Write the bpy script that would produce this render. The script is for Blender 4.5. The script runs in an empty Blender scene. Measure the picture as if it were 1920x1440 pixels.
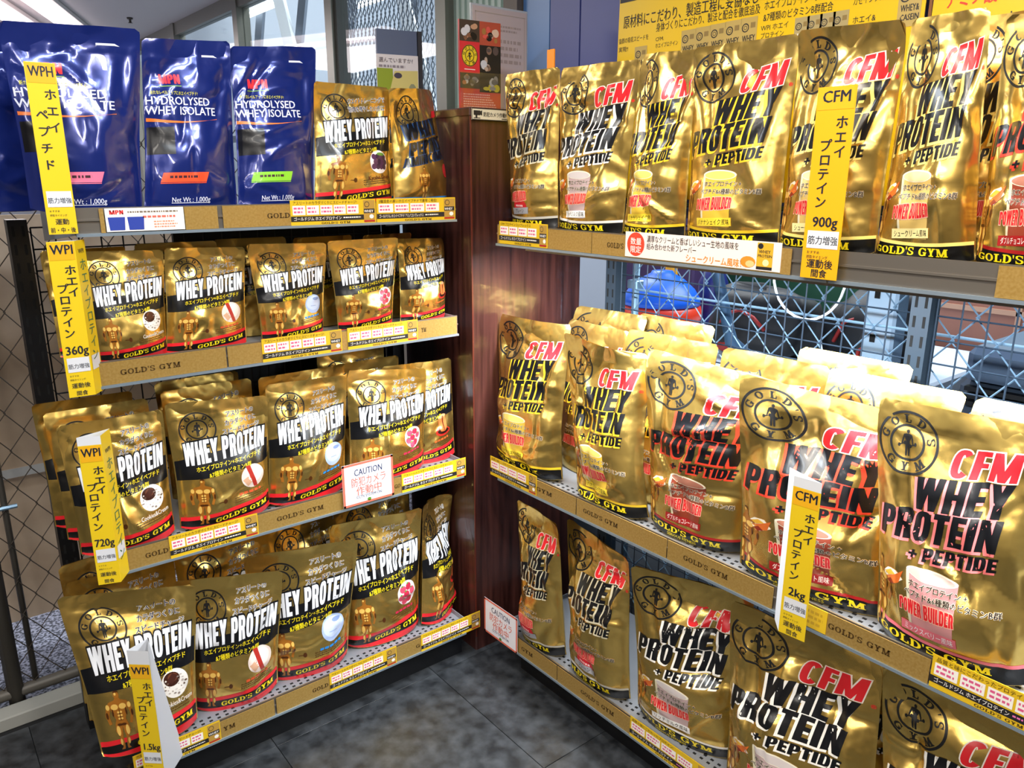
import bpy, math, random
import numpy as np
from mathutils import Matrix, Vector
from mathutils.geometry import tessellate_polygon

S = bpy.context.scene
COL = S.collection
R = math.radians
PI = math.pi

# ------------------------------------------------------------ camera
CAM_H = 1.46
cd = bpy.data.cameras.new('camera'); cd.sensor_fit = 'HORIZONTAL'; cd.sensor_width = 36.0
cd.lens = 1451.6 * 36.0 / 1920.0; cd.clip_start = 0.02
cam = bpy.data.objects.new('camera', cd); COL.objects.link(cam)
yaw, pitch, roll = R(51.19), R(15.08), R(0.107)
F = Vector((math.cos(yaw) * math.cos(pitch), math.sin(yaw) * math.cos(pitch), -math.sin(pitch)))
Rt = Vector((math.sin(yaw), -math.cos(yaw), 0)); Up = Rt.cross(F)
c_, s_ = math.cos(roll), math.sin(roll)
rx = Rt * c_ + Up * s_; ry = Up * c_ - Rt * s_
m = Matrix((rx, ry, -F)).transposed().to_4x4(); m.translation = (0, 0, CAM_H)
cam.matrix_world = m
S.camera = cam

# ------------------------------------------------------------ world, lights, exposure
S.view_settings.view_transform = 'Standard'; S.view_settings.look = 'None'
S.view_settings.gamma = 1.0; S.view_settings.use_curve_mapping = False
S.view_settings.exposure = 0.0
S.cycles.max_bounces = 6; S.cycles.diffuse_bounces = 3; S.cycles.glossy_bounces = 3
S.cycles.transparent_max_bounces = 12; S.cycles.sample_clamp_indirect = 6.0
W = bpy.data.worlds.new('world'); S.world = W; W.use_nodes = True
W.node_tree.nodes['Background'].inputs[0].default_value = (0.80, 0.86, 1.0, 1)
W.node_tree.nodes['Background'].inputs[1].default_value = 0.32

def area(name, loc, target, sx, sy, power, color, spread=180):
    l = bpy.data.lights.new(name, 'AREA'); l.shape = 'RECTANGLE'; l.size = sx; l.size_y = sy
    l.energy = power; l.color = color; l.spread = R(spread)
    o = bpy.data.objects.new(name, l); COL.objects.link(o); o.location = loc
    d = Vector(target) - Vector(loc)
    o.rotation_euler = d.to_track_quat('-Z', 'Y').to_euler()
    return o

def spot(name, loc, target, power, color, angle, blend=0.6, r=0.03):
    l = bpy.data.lights.new(name, 'SPOT'); l.energy = power; l.color = color
    l.spot_size = R(angle); l.spot_blend = blend; l.shadow_soft_size = r
    o = bpy.data.objects.new(name, l); COL.objects.link(o); o.location = loc
    d = Vector(target) - Vector(loc)
    o.rotation_euler = d.to_track_quat('-Z', 'Y').to_euler()
    return o

COOL = (0.82, 0.91, 1.0); WARM = (1.0, 0.74, 0.42); NEUT = (1.0, 0.93, 0.84)
# fluorescent tubes on the shop ceiling
for x, y in ((-1.6, -0.6), (-0.5, -0.6), (-1.6, 1.0), (0.55, 0.1)):
    area('ceiling_tube_light', (x, y, 2.44), (x, y, 0), 0.12, 1.3, 31, NEUT)
area('ceiling_tube_light', (0.1, 1.05, 2.44), (0.1, 1.05, 0), 1.2, 0.12, 25, COOL)
# warm spotlights over the upper right shelf
for y in (1.35, 0.85, 0.35):
    spot('warm_spotlight', (0.55, y - 0.1, 2.42), (1.36, y, 1.45), 17, WARM, 58)
# spot on the near racks
spot('cool_spotlight', (0.75, 0.75, 2.42), (0.72, 1.78, 0.7), 30, COOL, 70)
# LED bar under the upper right shelf, lighting the wire fence and the bags below
area('led_bar_light', (1.335, 1.12, 1.258), (1.42, 1.12, 0.6), 0.95, 0.03, 27, (0.86, 0.94, 1.0))
area('led_bar_light', (1.335, 0.28, 1.258), (1.42, 0.28, 0.6), 0.68, 0.03, 16, (0.86, 0.94, 1.0))
# lamps of the gym beyond the fence and of the hall beyond the glass, plus one added fill
area('gym_light', (3.2, 1.2, 2.4), (2.7, 1.2, 0.8), 1.0, 1.6, 60, COOL)
area('hall_light', (3.4, 4.8, 4.3), (3.2, 5.6, 0.0), 2.0, 3.5, 420, (0.92, 0.97, 1.0))
area('back_area_fill_light', (0.1, 3.6, 2.44), (0.1, 3.2, 0), 1.2, 0.5, 26, NEUT)  # added fill, brightens the beige boards behind the dull fence
area('hall_light', (0.4, 6.4, 2.44), (0.4, 6.4, 0), 1.2, 2.0, 90, (1.0, 0.92, 0.93))

# ------------------------------------------------------------ materials
MATS = {}
def lin(c):
    return tuple((x / 12.92 if x <= 0.04045 else ((x + 0.055) / 1.055) ** 2.4) for x in c)
def hexc(h):
    return lin(tuple(int(h[i:i + 2], 16) / 255 for i in (0, 2, 4)))
def mat(name, color, rough=0.5, metal=0.0, coat=0.0, spec=0.5, emit=None, emit_s=0.0, alpha=None):
    if name in MATS: return MATS[name]
    M = bpy.data.materials.new(name); M.use_nodes = True
    b = M.node_tree.nodes['Principled BSDF']
    b.inputs['Base Color'].default_value = (*color, 1); b.inputs['Roughness'].default_value = rough
    b.inputs['Metallic'].default_value = metal; b.inputs['Coat Weight'].default_value = coat
    b.inputs['Specular IOR Level'].default_value = spec
    if emit: b.inputs['Emission Color'].default_value = (*emit, 1); b.inputs['Emission Strength'].default_value = emit_s
    MATS[name] = M
    return M
def nodes(M): return M.node_tree.nodes, M.node_tree.links, M.node_tree.nodes['Principled BSDF']
def add_noise(M, scale, c1, c2, detail=4, stretch=(1, 1, 1), lo=0.35, hi=0.65, bump=0.0, coords='Object', rough=None):
    n, l, b = nodes(M)
    tc = n.new('ShaderNodeTexCoord'); mp = n.new('ShaderNodeMapping'); mp.inputs['Scale'].default_value = stretch
    l.new(tc.outputs[coords], mp.inputs['Vector'])
    nz = n.new('ShaderNodeTexNoise'); nz.inputs['Scale'].default_value = scale; nz.inputs['Detail'].default_value = detail
    l.new(mp.outputs[0], nz.inputs['Vector'])
    if c1 is not None:
        r = n.new('ShaderNodeValToRGB'); r.color_ramp.elements[0].position = lo; r.color_ramp.elements[1].position = hi
        r.color_ramp.elements[0].color = (*c1, 1); r.color_ramp.elements[1].color = (*c2, 1)
        l.new(nz.outputs['Fac'], r.inputs['Fac']); l.new(r.outputs['Color'], b.inputs['Base Color'])
    if bump:
        bm = n.new('ShaderNodeBump'); bm.inputs['Strength'].default_value = bump; bm.inputs['Distance'].default_value = 0.004
        l.new(nz.outputs['Fac'], bm.inputs['Height']); l.new(bm.outputs[0], b.inputs['Normal'])
    return M
def film(name, color, metal, rough, bump=0.35, coat=0.0):
    """crumpled film: small creases in the relief"""
    if name in MATS: return MATS[name]
    M = mat(name, color, rough, metal, coat)
    n, l, b = nodes(M)
    tc = n.new('ShaderNodeTexCoord')
    nz = n.new('ShaderNodeTexNoise'); nz.inputs['Scale'].default_value = 17; nz.inputs['Detail'].default_value = 2.2
    vo = n.new('ShaderNodeTexVoronoi'); vo.inputs['Scale'].default_value = 14; vo.feature = 'SMOOTH_F1'
    l.new(tc.outputs['Object'], nz.inputs['Vector'])
    mx = n.new('ShaderNodeMixRGB'); mx.inputs[0].default_value = 0.12
    l.new(tc.outputs['Object'], mx.inputs[1]); l.new(nz.outputs['Color'], mx.inputs[2]); l.new(mx.outputs[0], vo.inputs['Vector'])
    ad = n.new('ShaderNodeMath'); ad.operation = 'ADD'
    l.new(nz.outputs['Fac'], ad.inputs[0]); l.new(vo.outputs['Distance'], ad.inputs[1])
    bm = n.new('ShaderNodeBump'); bm.inputs['Strength'].default_value = bump; bm.inputs['Distance'].default_value = 0.006
    l.new(ad.outputs[0], bm.inputs['Height']); l.new(bm.outputs[0], b.inputs['Normal'])
    return M
GOLD = film('gold_film', (0.81, 0.55, 0.145), 0.94, 0.27, 0.6, 0.18)
BLUE = film('blue_film', (0.009, 0.020, 0.15), 0.30, 0.20, 0.3, 0.4)
def ink(h, name=None):
    return film('ink_' + h, hexc(h), 0.0, 0.30, 0.20, 0.08)
EMB_K = film('emblem_ink', hexc('0a0a0c'), 0.0, 0.45, 0.15, 0.0)
def paper(h, rough=0.45):
    return mat('paper_' + h, hexc(h), rough)

# ------------------------------------------------------------ mesh builder
class MB:
    def __init__(s): s.v = []; s.f = []; s.mi = []; s.mats = []
    def _m(s, M):
        if M not in s.mats: s.mats.append(M)
        return s.mats.index(M)
    def add(s, verts, faces, M):
        o = len(s.v); k = s._m(M)
        s.v += [tuple(p) for p in verts]; s.f += [tuple(i + o for i in f) for f in faces]; s.mi += [k] * len(faces)
        return s
    def box(s, a, b, M, rot=None, c=None):
        x0, y0, z0 = a; x1, y1, z1 = b
        V = [(x0, y0, z0), (x1, y0, z0), (x1, y1, z0), (x0, y1, z0), (x0, y0, z1), (x1, y0, z1), (x1, y1, z1), (x0, y1, z1)]
        if rot is not None:
            cc = Vector(c if c else ((x0 + x1) / 2, (y0 + y1) / 2, (z0 + z1) / 2)); V = [cc + rot @ (Vector(p) - cc) for p in V]
        return s.add(V, [(0, 3, 2, 1), (4, 5, 6, 7), (0, 1, 5, 4), (1, 2, 6, 5), (2, 3, 7, 6), (3, 0, 4, 7)], M)
    def bevbox(s, a, b, r, M):
        """box with chamfered vertical and top edges"""
        x0, y0, z0 = a; x1, y1, z1 = b
        ring = lambda i, z: [(x0 + r, y0 + i, z), (x1 - r, y0 + i, z), (x1 - i, y0 + r, z), (x1 - i, y1 - r, z), (x1 - r, y1 - i, z), (x0 + r, y1 - i, z), (x0 + i, y1 - r, z), (x0 + i, y0 + r, z)]
        V = ring(0, z0) + ring(0, z1 - r) + ring(r * 0.8, z1)
        Fc = [tuple(range(7, -1, -1)), tuple(range(16, 24))]
        for k in (0, 8):
            for i in range(8): Fc.append((k + i, k + (i + 1) % 8, k + 8 + (i + 1) % 8, k + 8 + i))
        return s.add(V, Fc, M)
    def tube(s, pts, r, M, n=6, cap=True):
        pts = [Vector(p) for p in pts]; V = []; Fc = []
        for i, p in enumerate(pts):
            t = (pts[min(i + 1, len(pts) - 1)] - pts[max(i - 1, 0)]).normalized()
            a = t.cross(Vector((0, 0, 1)) if abs(t.z) < 0.9 else Vector((1, 0, 0))).normalized(); b = t.cross(a)
            rr = r[i] if isinstance(r, (list, tuple)) else r
            for k in range(n):
                an = 2 * PI * k / n; V.append(p + (a * math.cos(an) + b * math.sin(an)) * rr)
        for i in range(len(pts) - 1):
            for k in range(n):
                Fc.append((i * n + k, i * n + (k + 1) % n, (i + 1) * n + (k + 1) % n, (i + 1) * n + k))
        if cap: Fc += [tuple(range(n - 1, -1, -1)), tuple(range((len(pts) - 1) * n, len(pts) * n))]
        return s.add(V, Fc, M)
    def lathe(s, prof, c, M, n=28, sx=1, sy=1):
        V = []; Fc = []
        for r, z in prof:
            for k in range(n):
                a = 2 * PI * k / n; V.append((c[0] + r * sx * math.cos(a), c[1] + r * sy * math.sin(a), c[2] + z))
        for i in range(len(prof) - 1):
            for k in range(n): Fc.append((i * n + k, i * n + (k + 1) % n, (i + 1) * n + (k + 1) % n, (i + 1) * n + k))
        Fc += [tuple(range(n - 1, -1, -1)), tuple(range((len(prof) - 1) * n, len(prof) * n))]
        return s.add(V, Fc, M)
    def build(s, name, parent=None, smooth=False, origin=(0, 0, 0), kind=None):
        me = bpy.data.meshes.new(name)
        o = Vector(origin)
        me.from_pydata([tuple(Vector(p) - o) for p in s.v], [], s.f)
        for M in s.mats: me.materials.append(M)
        me.polygons.foreach_set('material_index', s.mi)
        if smooth: me.polygons.foreach_set('use_smooth', [True] * len(s.f))
        me.update()
        ob = bpy.data.objects.new(name, me); COL.objects.link(ob)
        if parent: ob.parent = parent
        else: ob.location = o
        if kind: ob['kind'] = kind
        return ob
def tag(o, label, cat, group=None):
    o['label'] = label; o['category'] = cat
    if group: o['group'] = group
    return o
def thing(name, loc, label=None, cat=None, group=None):
    o = bpy.data.objects.new(name, None); o.empty_display_size = 0.05; COL.objects.link(o); o.location = loc
    if label: tag(o, label, cat, group)
    return o
def structure(o): o['kind'] = 'structure'; return o

# ------------------------------------------------------------ flat print: polygons on a canvas
TXT = {}
def text_mesh(sx, bold=0.0, res=2):
    k = (sx, bold, res)
    if k not in TXT:
        c = bpy.data.curves.new('t', 'FONT'); c.body = sx; c.offset = bold; c.resolution_u = res
        o = bpy.data.objects.new('t', c); me = o.to_mesh(); me.calc_loop_triangles()
        v = np.zeros(len(me.vertices) * 3, np.float32); me.vertices.foreach_get('co', v)
        t = np.zeros(len(me.loop_triangles) * 3, np.int32); me.loop_triangles.foreach_get('vertices', t)
        v = v.reshape(-1, 3)[:, :2].astype(float); t = t.reshape(-1, 3)
        o.to_mesh_clear(); bpy.data.objects.remove(o); bpy.data.curves.remove(c)
        TXT[k] = (v, t)
    return TXT[k]

# block letters and slab-serif letters from strokes; each primitive can grow by e for an outline
def pR(x0, y0, x1, y1): return ('R', x0, y0, x1, y1)
def pD(b0, b1, t0, t1, y0=0.0, y1=1.0): return ('D', b0, b1, t0, t1, y0, y1)
def pA(cx, cy, rx, ry, sx, sy, a0, a1, p=2.6): return ('A', cx, cy, rx, ry, sx, sy, a0, a1, p)
def prim_polys(q, e=0.0):
    if q[0] == 'R': _, x0, y0, x1, y1 = q; return [[(x0 - e, y0 - e), (x1 + e, y0 - e), (x1 + e, y1 + e), (x0 - e, y1 + e)]]
    if q[0] == 'D':
        _, b0, b1, t0, t1, y0, y1 = q; e2 = e * 1.15
        return [[(b0 - e2, y0 - e), (b1 + e2, y0 - e), (t1 + e2, y1 + e), (t0 - e2, y1 + e)]]
    _, cx, cy, rx, ry, sx, sy, a0, a1, p = q
    n = max(6, int(abs(a1 - a0) / 15)); out = []; P = []
    for i in range(n + 1):
        a = R(a0 + (a1 - a0) * i / n); c, s = math.cos(a), math.sin(a)
        k = (abs(c) ** p + abs(s) ** p) ** (-1 / p)
        P.append(((cx + (rx + e) * c * k, cy + (ry + e) * s * k), (cx + max(rx - sx - e, 0.005) * c * k, cy + max(ry - sy - e, 0.005) * s * k)))
    for i in range(n): out.append([P[i][0], P[i + 1][0], P[i + 1][1], P[i][1]])
    return out
BLK = {
 'H': (.60, [pR(0, 0, .24, 1), pR(.36, 0, .60, 1), pR(.2, .42, .4, .6)]),
 'W': (.90, [pD(.14, .36, 0, .22), pD(.16, .36, .34, .54), pD(.54, .74, .36, .56), pD(.54, .76, .68, .90)]),
 'E': (.47, [pR(0, 0, .24, 1), pR(.2, .82, .47, 1), pR(.2, .42, .44, .59), pR(.2, 0, .47, .18)]),
 'Y': (.62, [pD(.19, .41, 0, .25, .4, 1), pD(.21, .43, .37, .62, .4, 1), pR(.19, 0, .43, .42)]),
 'P': (.56, [pR(0, 0, .24, 1), pR(.2, .83, .3, 1), pR(.2, .38, .3, .55), pA(.28, .69, .28, .31, .23, .17, -90, 90)]),
 'R': (.58, [pR(0, 0, .24, 1), pR(.2, .83, .3, 1), pR(.2, .40, .3, .57), pA(.28, .70, .28, .30, .23, .17, -90, 90), pD(.33, .58, .28, .50, 0, .46)]),
 'O': (.58, [pA(.29, .5, .29, .5, .235, .17, 0, 360, 3)]),
 'T': (.52, [pR(0, .81, .52, 1), pR(.14, 0, .38, 1)]),
 'I': (.24, [pR(0, 0, .24, 1)]),
 'N': (.62, [pR(0, 0, .22, 1), pR(.40, 0, .62, 1), pD(.38, .62, 0, .24)]),
 'D': (.58, [pR(0, 0, .24, 1), pR(.2, .83, .3, 1), pR(.2, 0, .3, .17), pA(.28, .5, .30, .5, .235, .17, -90, 90, 3)]),
 'A': (.64, [pD(0, .23, .20, .44), pD(.41, .64, .20, .44), pR(.15, .18, .49, .34)]),
 'M': (.82, [pR(0, 0, .21, 1), pR(.61, 0, .82, 1), pD(.30, .52, 0, .25), pD(.30, .52, .57, .82)]),
 'C': (.56, [pA(.29, .5, .29, .5, .235, .18, 42, 318, 2.6)]),
 'F': (.45, [pR(0, 0, .24, 1), pR(.2, .82, .45, 1), pR(.2, .41, .42, .58)]),
 '+': (.56, [pR(.02, .32, .54, .48), pR(.2, .12, .36, .68)]),
 'S': (.54, [pA(.27, .735, .27, .265, .22, .17, 15, 270), pA(.27, .265, .27, .265, .22, .17, -165, 90)]),
 'U': (.58, [pR(0, .35, .235, 1), pR(.345, .35, .58, 1), pA(.29, .4, .29, .4, .235, .17, 180, 360)]),
 'L': (.44, [pR(0, 0, .24, 1), pR(.2, 0, .44, .18)]),
 'B': (.58, [pR(0, 0, .24, 1), pR(.2, .83, .3, 1), pR(.2, .42, .3, .59), pR(.2, 0, .3, .17), pA(.28, .735, .27, .265, .23, .17, -90, 90), pA(.28, .275, .30, .275, .23, .17, -90, 90)]),
 'G': (.58, [pA(.29, .5, .29, .5, .235, .18, 42, 345, 2.8), pR(.33, .34, .58, .52)]),
 'X': (.64, [pD(0, .25, .39, .64), pD(.39, .64, 0, .25)]),
 '&': (.6, [pA(.27, .75, .2, .25, .14, .13, 0, 360), pA(.27, .28, .27, .28, .2, .15, 0, 360)]),
 ' ': (.22, [])}
SRF = {
 'G': (1.02, [pA(.5, .5, .5, .5, .26, .12, 40, 330, 2.2), pR(.58, .36, 1.02, .48), pR(.72, .05, .96, .48), pR(.82, .62, .94, .95)]),
 'O': (1.02, [pA(.51, .5, .51, .5, .27, .12, 0, 360, 2.1)]),
 'L': (.86, [pR(.12, 0, .38, 1), pR(0, .88, .52, 1), pR(0, 0, .86, .13), pR(.72, 0, .86, .38)]),
 'D': (1.0, [pR(.1, 0, .36, 1), pA(.36, .5, .64, .5, .27, .12, -90, 90, 2.2), pR(0, .88, .4, 1), pR(0, 0, .4, .12)]),
 "'": (.22, [pD(.06, .14, .02, .2, .62, 1)]),
 'S': (.84, [pA(.42, .745, .4, .255, .22, .11, 20, 270, 2.2), pA(.42, .26, .42, .26, .24, .12, -160, 90, 2.2), pR(.68, .66, .78, .97), pR(.04, .03, .14, .36)]),
 'Y': (1.04, [pD(.38, .64, .08, .38, .42, 1), pD(.40, .64, .70, .92, .42, 1), pR(.39, 0, .65, .46), pR(0, .88, .48, 1), pR(.6, .88, 1.04, 1), pR(.24, 0, .8, .12)]),
 'M': (1.26, [pR(.12, 0, .26, 1), pR(.9, 0, 1.16, 1), pD(.5, .68, .1, .42), pD(.5, .68, .88, 1.16), pR(0, 0, .4, .12), pR(.76, 0, 1.26, .12), pR(0, .88, .34, 1), pR(.94, .88, 1.26, 1)]),
 ' ': (.45, [])}

class Sheet:
    """print laid out on a flat canvas (x right, y up); items keep a part name, a material and a layer"""
    def __init__(s): s.items = []; s.part = 'print'; s.T = np.eye(3)
    def add(s, V, T, M, layer):
        V = np.asarray(V, float); V = V @ s.T[:2, :2].T + s.T[:2, 2]
        if len(T): s.items.append((s.part, M, layer, V, np.asarray(T, int)))
    def xf(s, ox=0, oy=0, sc=1.0, rot=0.0, slant=0.0, rise=0.0, sy=None):
        a = R(rot); A = np.array([[math.cos(a), -math.sin(a)], [math.sin(a), math.cos(a)]])
        A = A @ np.array([[1, slant], [rise, 1]]) @ np.diag([sc, sy if sy is not None else sc])
        s.T = np.eye(3); s.T[:2, :2] = A; s.T[:2, 2] = (ox, oy); return s
    def id(s): s.T = np.eye(3); return s
    def poly(s, P, M, layer=1):
        t = tessellate_polygon([[Vector((x, y, 0)) for x, y in P]]); s.add(P, t, M, layer)
    def rect(s, x0, y0, x1, y1, M, layer=1): s.add([(x0, y0), (x1, y0), (x1, y1), (x0, y1)], [(0, 1, 2), (0, 2, 3)], M, layer)
    def ell(s, cx, cy, rx, ry, M, layer=1, n=28, a0=0, a1=360):
        V = [(cx, cy)] + [(cx + rx * math.cos(R(a0 + (a1 - a0) * i / n)), cy + ry * math.sin(R(a0 + (a1 - a0) * i / n))) for i in range(n + 1)]
        s.add(V, [(0, i + 1, i + 2) for i in range(n)], M, layer)
    def ring(s, cx, cy, r0, r1, M, layer=1, n=44, a0=0, a1=360, asp=1.0):
        V = []; T = []
        for i in range(n + 1):
            a = R(a0 + (a1 - a0) * i / n); V += [(cx + r0 * math.cos(a), cy + r0 * asp * math.sin(a)), (cx + r1 * math.cos(a), cy + r1 * asp * math.sin(a))]
        for i in range(n): T += [(2 * i, 2 * i + 1, 2 * i + 3), (2 * i, 2 * i + 3, 2 * i + 2)]
        s.add(V, T, M, layer)
    def band(s, top, bot, M, layer=1):
        """strip between two polylines of equal length"""
        n = len(top); V = list(bot) + list(top)
        s.add(V, [t for i in range(n - 1) for t in ((i, i + 1, n + i + 1), (i, n + i + 1, n + i))], M, layer)
    def text(s, tx, x, y, h, M, layer=2, bold=0.0, align='L', wmax=None, res=2, sx=1.0, out=None, out_b=0.04):
        """h is the em height; out: outline material drawn below"""
        V, T = text_mesh(tx, 0.0, res)
        if not len(T): return
        w = V[:, 0].max(); k = h * sx
        if wmax and w * k > wmax: k = wmax / w
        off = {'L': 0, 'C': -w * k / 2, 'R': -w * k}[align]
        if out is not None:
            V2, T2 = V, T
            for dx, dy in ((-1, -.8), (-1, .8), (1, .8), (1, -.8)): s.add(V2 * (k, h) + (x + off + dx * out_b * h, y + dy * out_b * h), T2, out, layer - 1)
        bb = max(0.0, bold - .004) * min(k, h) * .9
        for q, dx in enumerate((-bb, bb) if bold > .008 else (0,)): s.add(V * (k, h) + (x + off + dx, y + dx * .4), T, M, layer + .4 * q)
    def vtext(s, tx, x, y, h, M, layer=2, bold=0.0, pitch=None):
        for i, ch in enumerate(tx): s.text(ch, x, y - i * (pitch or h) - h, h, M, layer, bold, 'C')
    def block(s, tx, x0, y0, w, h, M, layer=3, e=0.0, font=BLK, gap=0.07, slant=0.0, rise=0.0, eM=None, warp=None, shift=(0, 0)):
        tot = sum(font[c][0] for c in tx) + gap * (len(tx) - 1); kx = w / tot; x = 0.0
        def put(P, ox, mt, ly, sh=(0, 0)):
            Q = []
            for px, py in P:
                X = x0 + (px + ox) * kx + slant * py * h + sh[0]; Y = y0 + py * h + rise * (px + ox) * kx + sh[1]
                if warp: X, Y = warp(X, Y)
                Q.append((X, Y))
            s.add(Q, [(0, i, i + 1) for i in range(1, len(Q) - 1)], mt, ly)
        for c in tx:
            for q in font[c][1]:
                if eM is not None:
                    for P in prim_polys(q, e): put(P, x, eM, layer - 1, shift)
                for P in prim_polys(q): put(P, x, M, layer)
            x += font[c][0] + gap
    def arc_letters(s, tx, cx, cy, r, h, a_mid, step, M, layer=2, top=True, asp=1.0, kw=0.62):
        n = len(tx)
        angs = []; tot = sum((SRF[c][0] * kw + .12) for c in tx); acc = 0
        for c in tx:
            wv = SRF[c][0] * kw + .12; angs.append((acc + wv / 2) / tot); acc += wv
        for c, t in zip(tx, angs):
            a = R(a_mid + (0.5 - t) * step) if top else R(a_mid + (t - 0.5) * step)
            w = SRF[c][0]
            for q in SRF[c][1]:
                for P in prim_polys(q):
                    Q = []
                    for px, py in P:
                        tx_ = (px - w / 2) * h * kw
                        rr = r + py * h if top else r + h - py * h
                        da = -tx_ / (r + h / 2) if top else tx_ / (r + h / 2)
                        Q.append((cx + rr * math.cos(a + da), cy + rr * asp * math.sin(a + da)))
                    s.add(Q, [(0, i, i + 1) for i in range(1, len(Q) - 1)], M, layer)

def dice(V, T, lines, ax):
    """cut triangles along the given sorted coordinates of one axis"""
    tri = V[T]                                                     # n,3,2
    done = []
    lines = np.asarray(lines)
    while len(tri):
        lo = tri[:, :, ax].min(1); hi = tri[:, :, ax].max(1)
        k = np.searchsorted(lines, lo + 1e-6, 'right'); kh = np.searchsorted(lines, hi - 1e-6, 'left')
        cr = kh > k
        done.append(tri[~cr]); tri = tri[cr]
        if not len(tri): break
        mid = lines[(k[cr] + kh[cr]) // 2]
        side = tri[:, :, ax] > mid[:, None]
        ns = side.sum(1); lone_val = ns == 1
        idx = np.where(lone_val, side.argmax(1), (~side).argmax(1))
        r = np.arange(len(tri))
        a = tri[r, idx]; b = tri[r, (idx + 1) % 3]; c = tri[r, (idx + 2) % 3]
        tb = ((mid - a[:, ax]) / (b[:, ax] - a[:, ax] + 1e-15))[:, None]; tc = ((mid - a[:, ax]) / (c[:, ax] - a[:, ax] + 1e-15))[:, None]
        p = a + (b - a) * np.clip(tb, 0, 1); q = a + (c - a) * np.clip(tc, 0, 1)
        p[:, ax] = mid; q[:, ax] = mid
        tri = np.concatenate([np.stack([a, p, q], 1), np.stack([p, b, c], 1), np.stack([p, c, q], 1)])
        ar = np.abs(np.cross(tri[:, 1] - tri[:, 0], tri[:, 2] - tri[:, 0])); tri = tri[ar > 1e-12]
    return np.concatenate(done) if done else np.zeros((0, 3, 2))

def np_mesh(name, V, T, mi, mats, normals=None, smooth=True):
    ok = (T[:, 0] != T[:, 1]) & (T[:, 1] != T[:, 2]) & (T[:, 0] != T[:, 2]); T = T[ok]; mi = np.asarray(mi)[ok]
    srt = np.sort(T, 1); _, first = np.unique(srt, axis=0, return_index=True); first.sort(); T = T[first]; mi = mi[first]
    me = bpy.data.meshes.new(name); nv, nt = len(V), len(T)
    me.vertices.add(nv); me.vertices.foreach_set('co', np.ascontiguousarray(V, np.float32).ravel())
    me.loops.add(nt * 3); me.loops.foreach_set('vertex_index', np.ascontiguousarray(T, np.int32).ravel())
    me.polygons.add(nt); me.polygons.foreach_set('loop_start', np.arange(0, nt * 3, 3, dtype=np.int32))
    me.polygons.foreach_set('loop_total', np.full(nt, 3, np.int32))
    for M in mats: me.materials.append(M)
    me.polygons.foreach_set('material_index', np.ascontiguousarray(mi, np.int32))
    me.polygons.foreach_set('use_smooth', np.full(nt, smooth, bool))
    me.update(calc_edges=True)
    if normals is not None: me.normals_split_custom_set_from_vertices(np.ascontiguousarray(normals, np.float32).tolist())
    return me

def sheet_parts(sh):
    d = {}
    for it in sh.items: d.setdefault(it[0], []).append(it)
    return d
def sheet_on_plane(sh, parent, O, ex, ey, base=0.0004, step=0.00012):
    """print a sheet on a flat face: O origin, ex/ey unit vectors scaled by canvas units (local to the parent)"""
    O, ex, ey = (np.array(a, float) for a in (O, ex, ey)); n = np.cross(ex, ey); n /= np.linalg.norm(n)
    for part, its in sheet_parts(sh).items():
        Vs, Ts, mi, mats, o = [], [], [], [], 0
        for _, M, ly, V, T in its:
            if M not in mats: mats.append(M)
            Vs.append(O + V[:, :1] * ex + V[:, 1:] * ey + n * (base + step * ly)); Ts.append(T + o); o += len(V); mi += [mats.index(M)] * len(T)
        V = np.concatenate(Vs); T = np.concatenate(Ts)
        nn = np.cross(V[T[:, 1]] - V[T[:, 0]], V[T[:, 2]] - V[T[:, 0]]) @ n; T[nn < 0] = T[nn < 0][:, ::-1]
        part = part.split('#')[0]; ob = bpy.data.objects.new(part, np_mesh(part, V, T, mi, mats, smooth=False)); COL.objects.link(ob); ob.parent = parent

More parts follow.
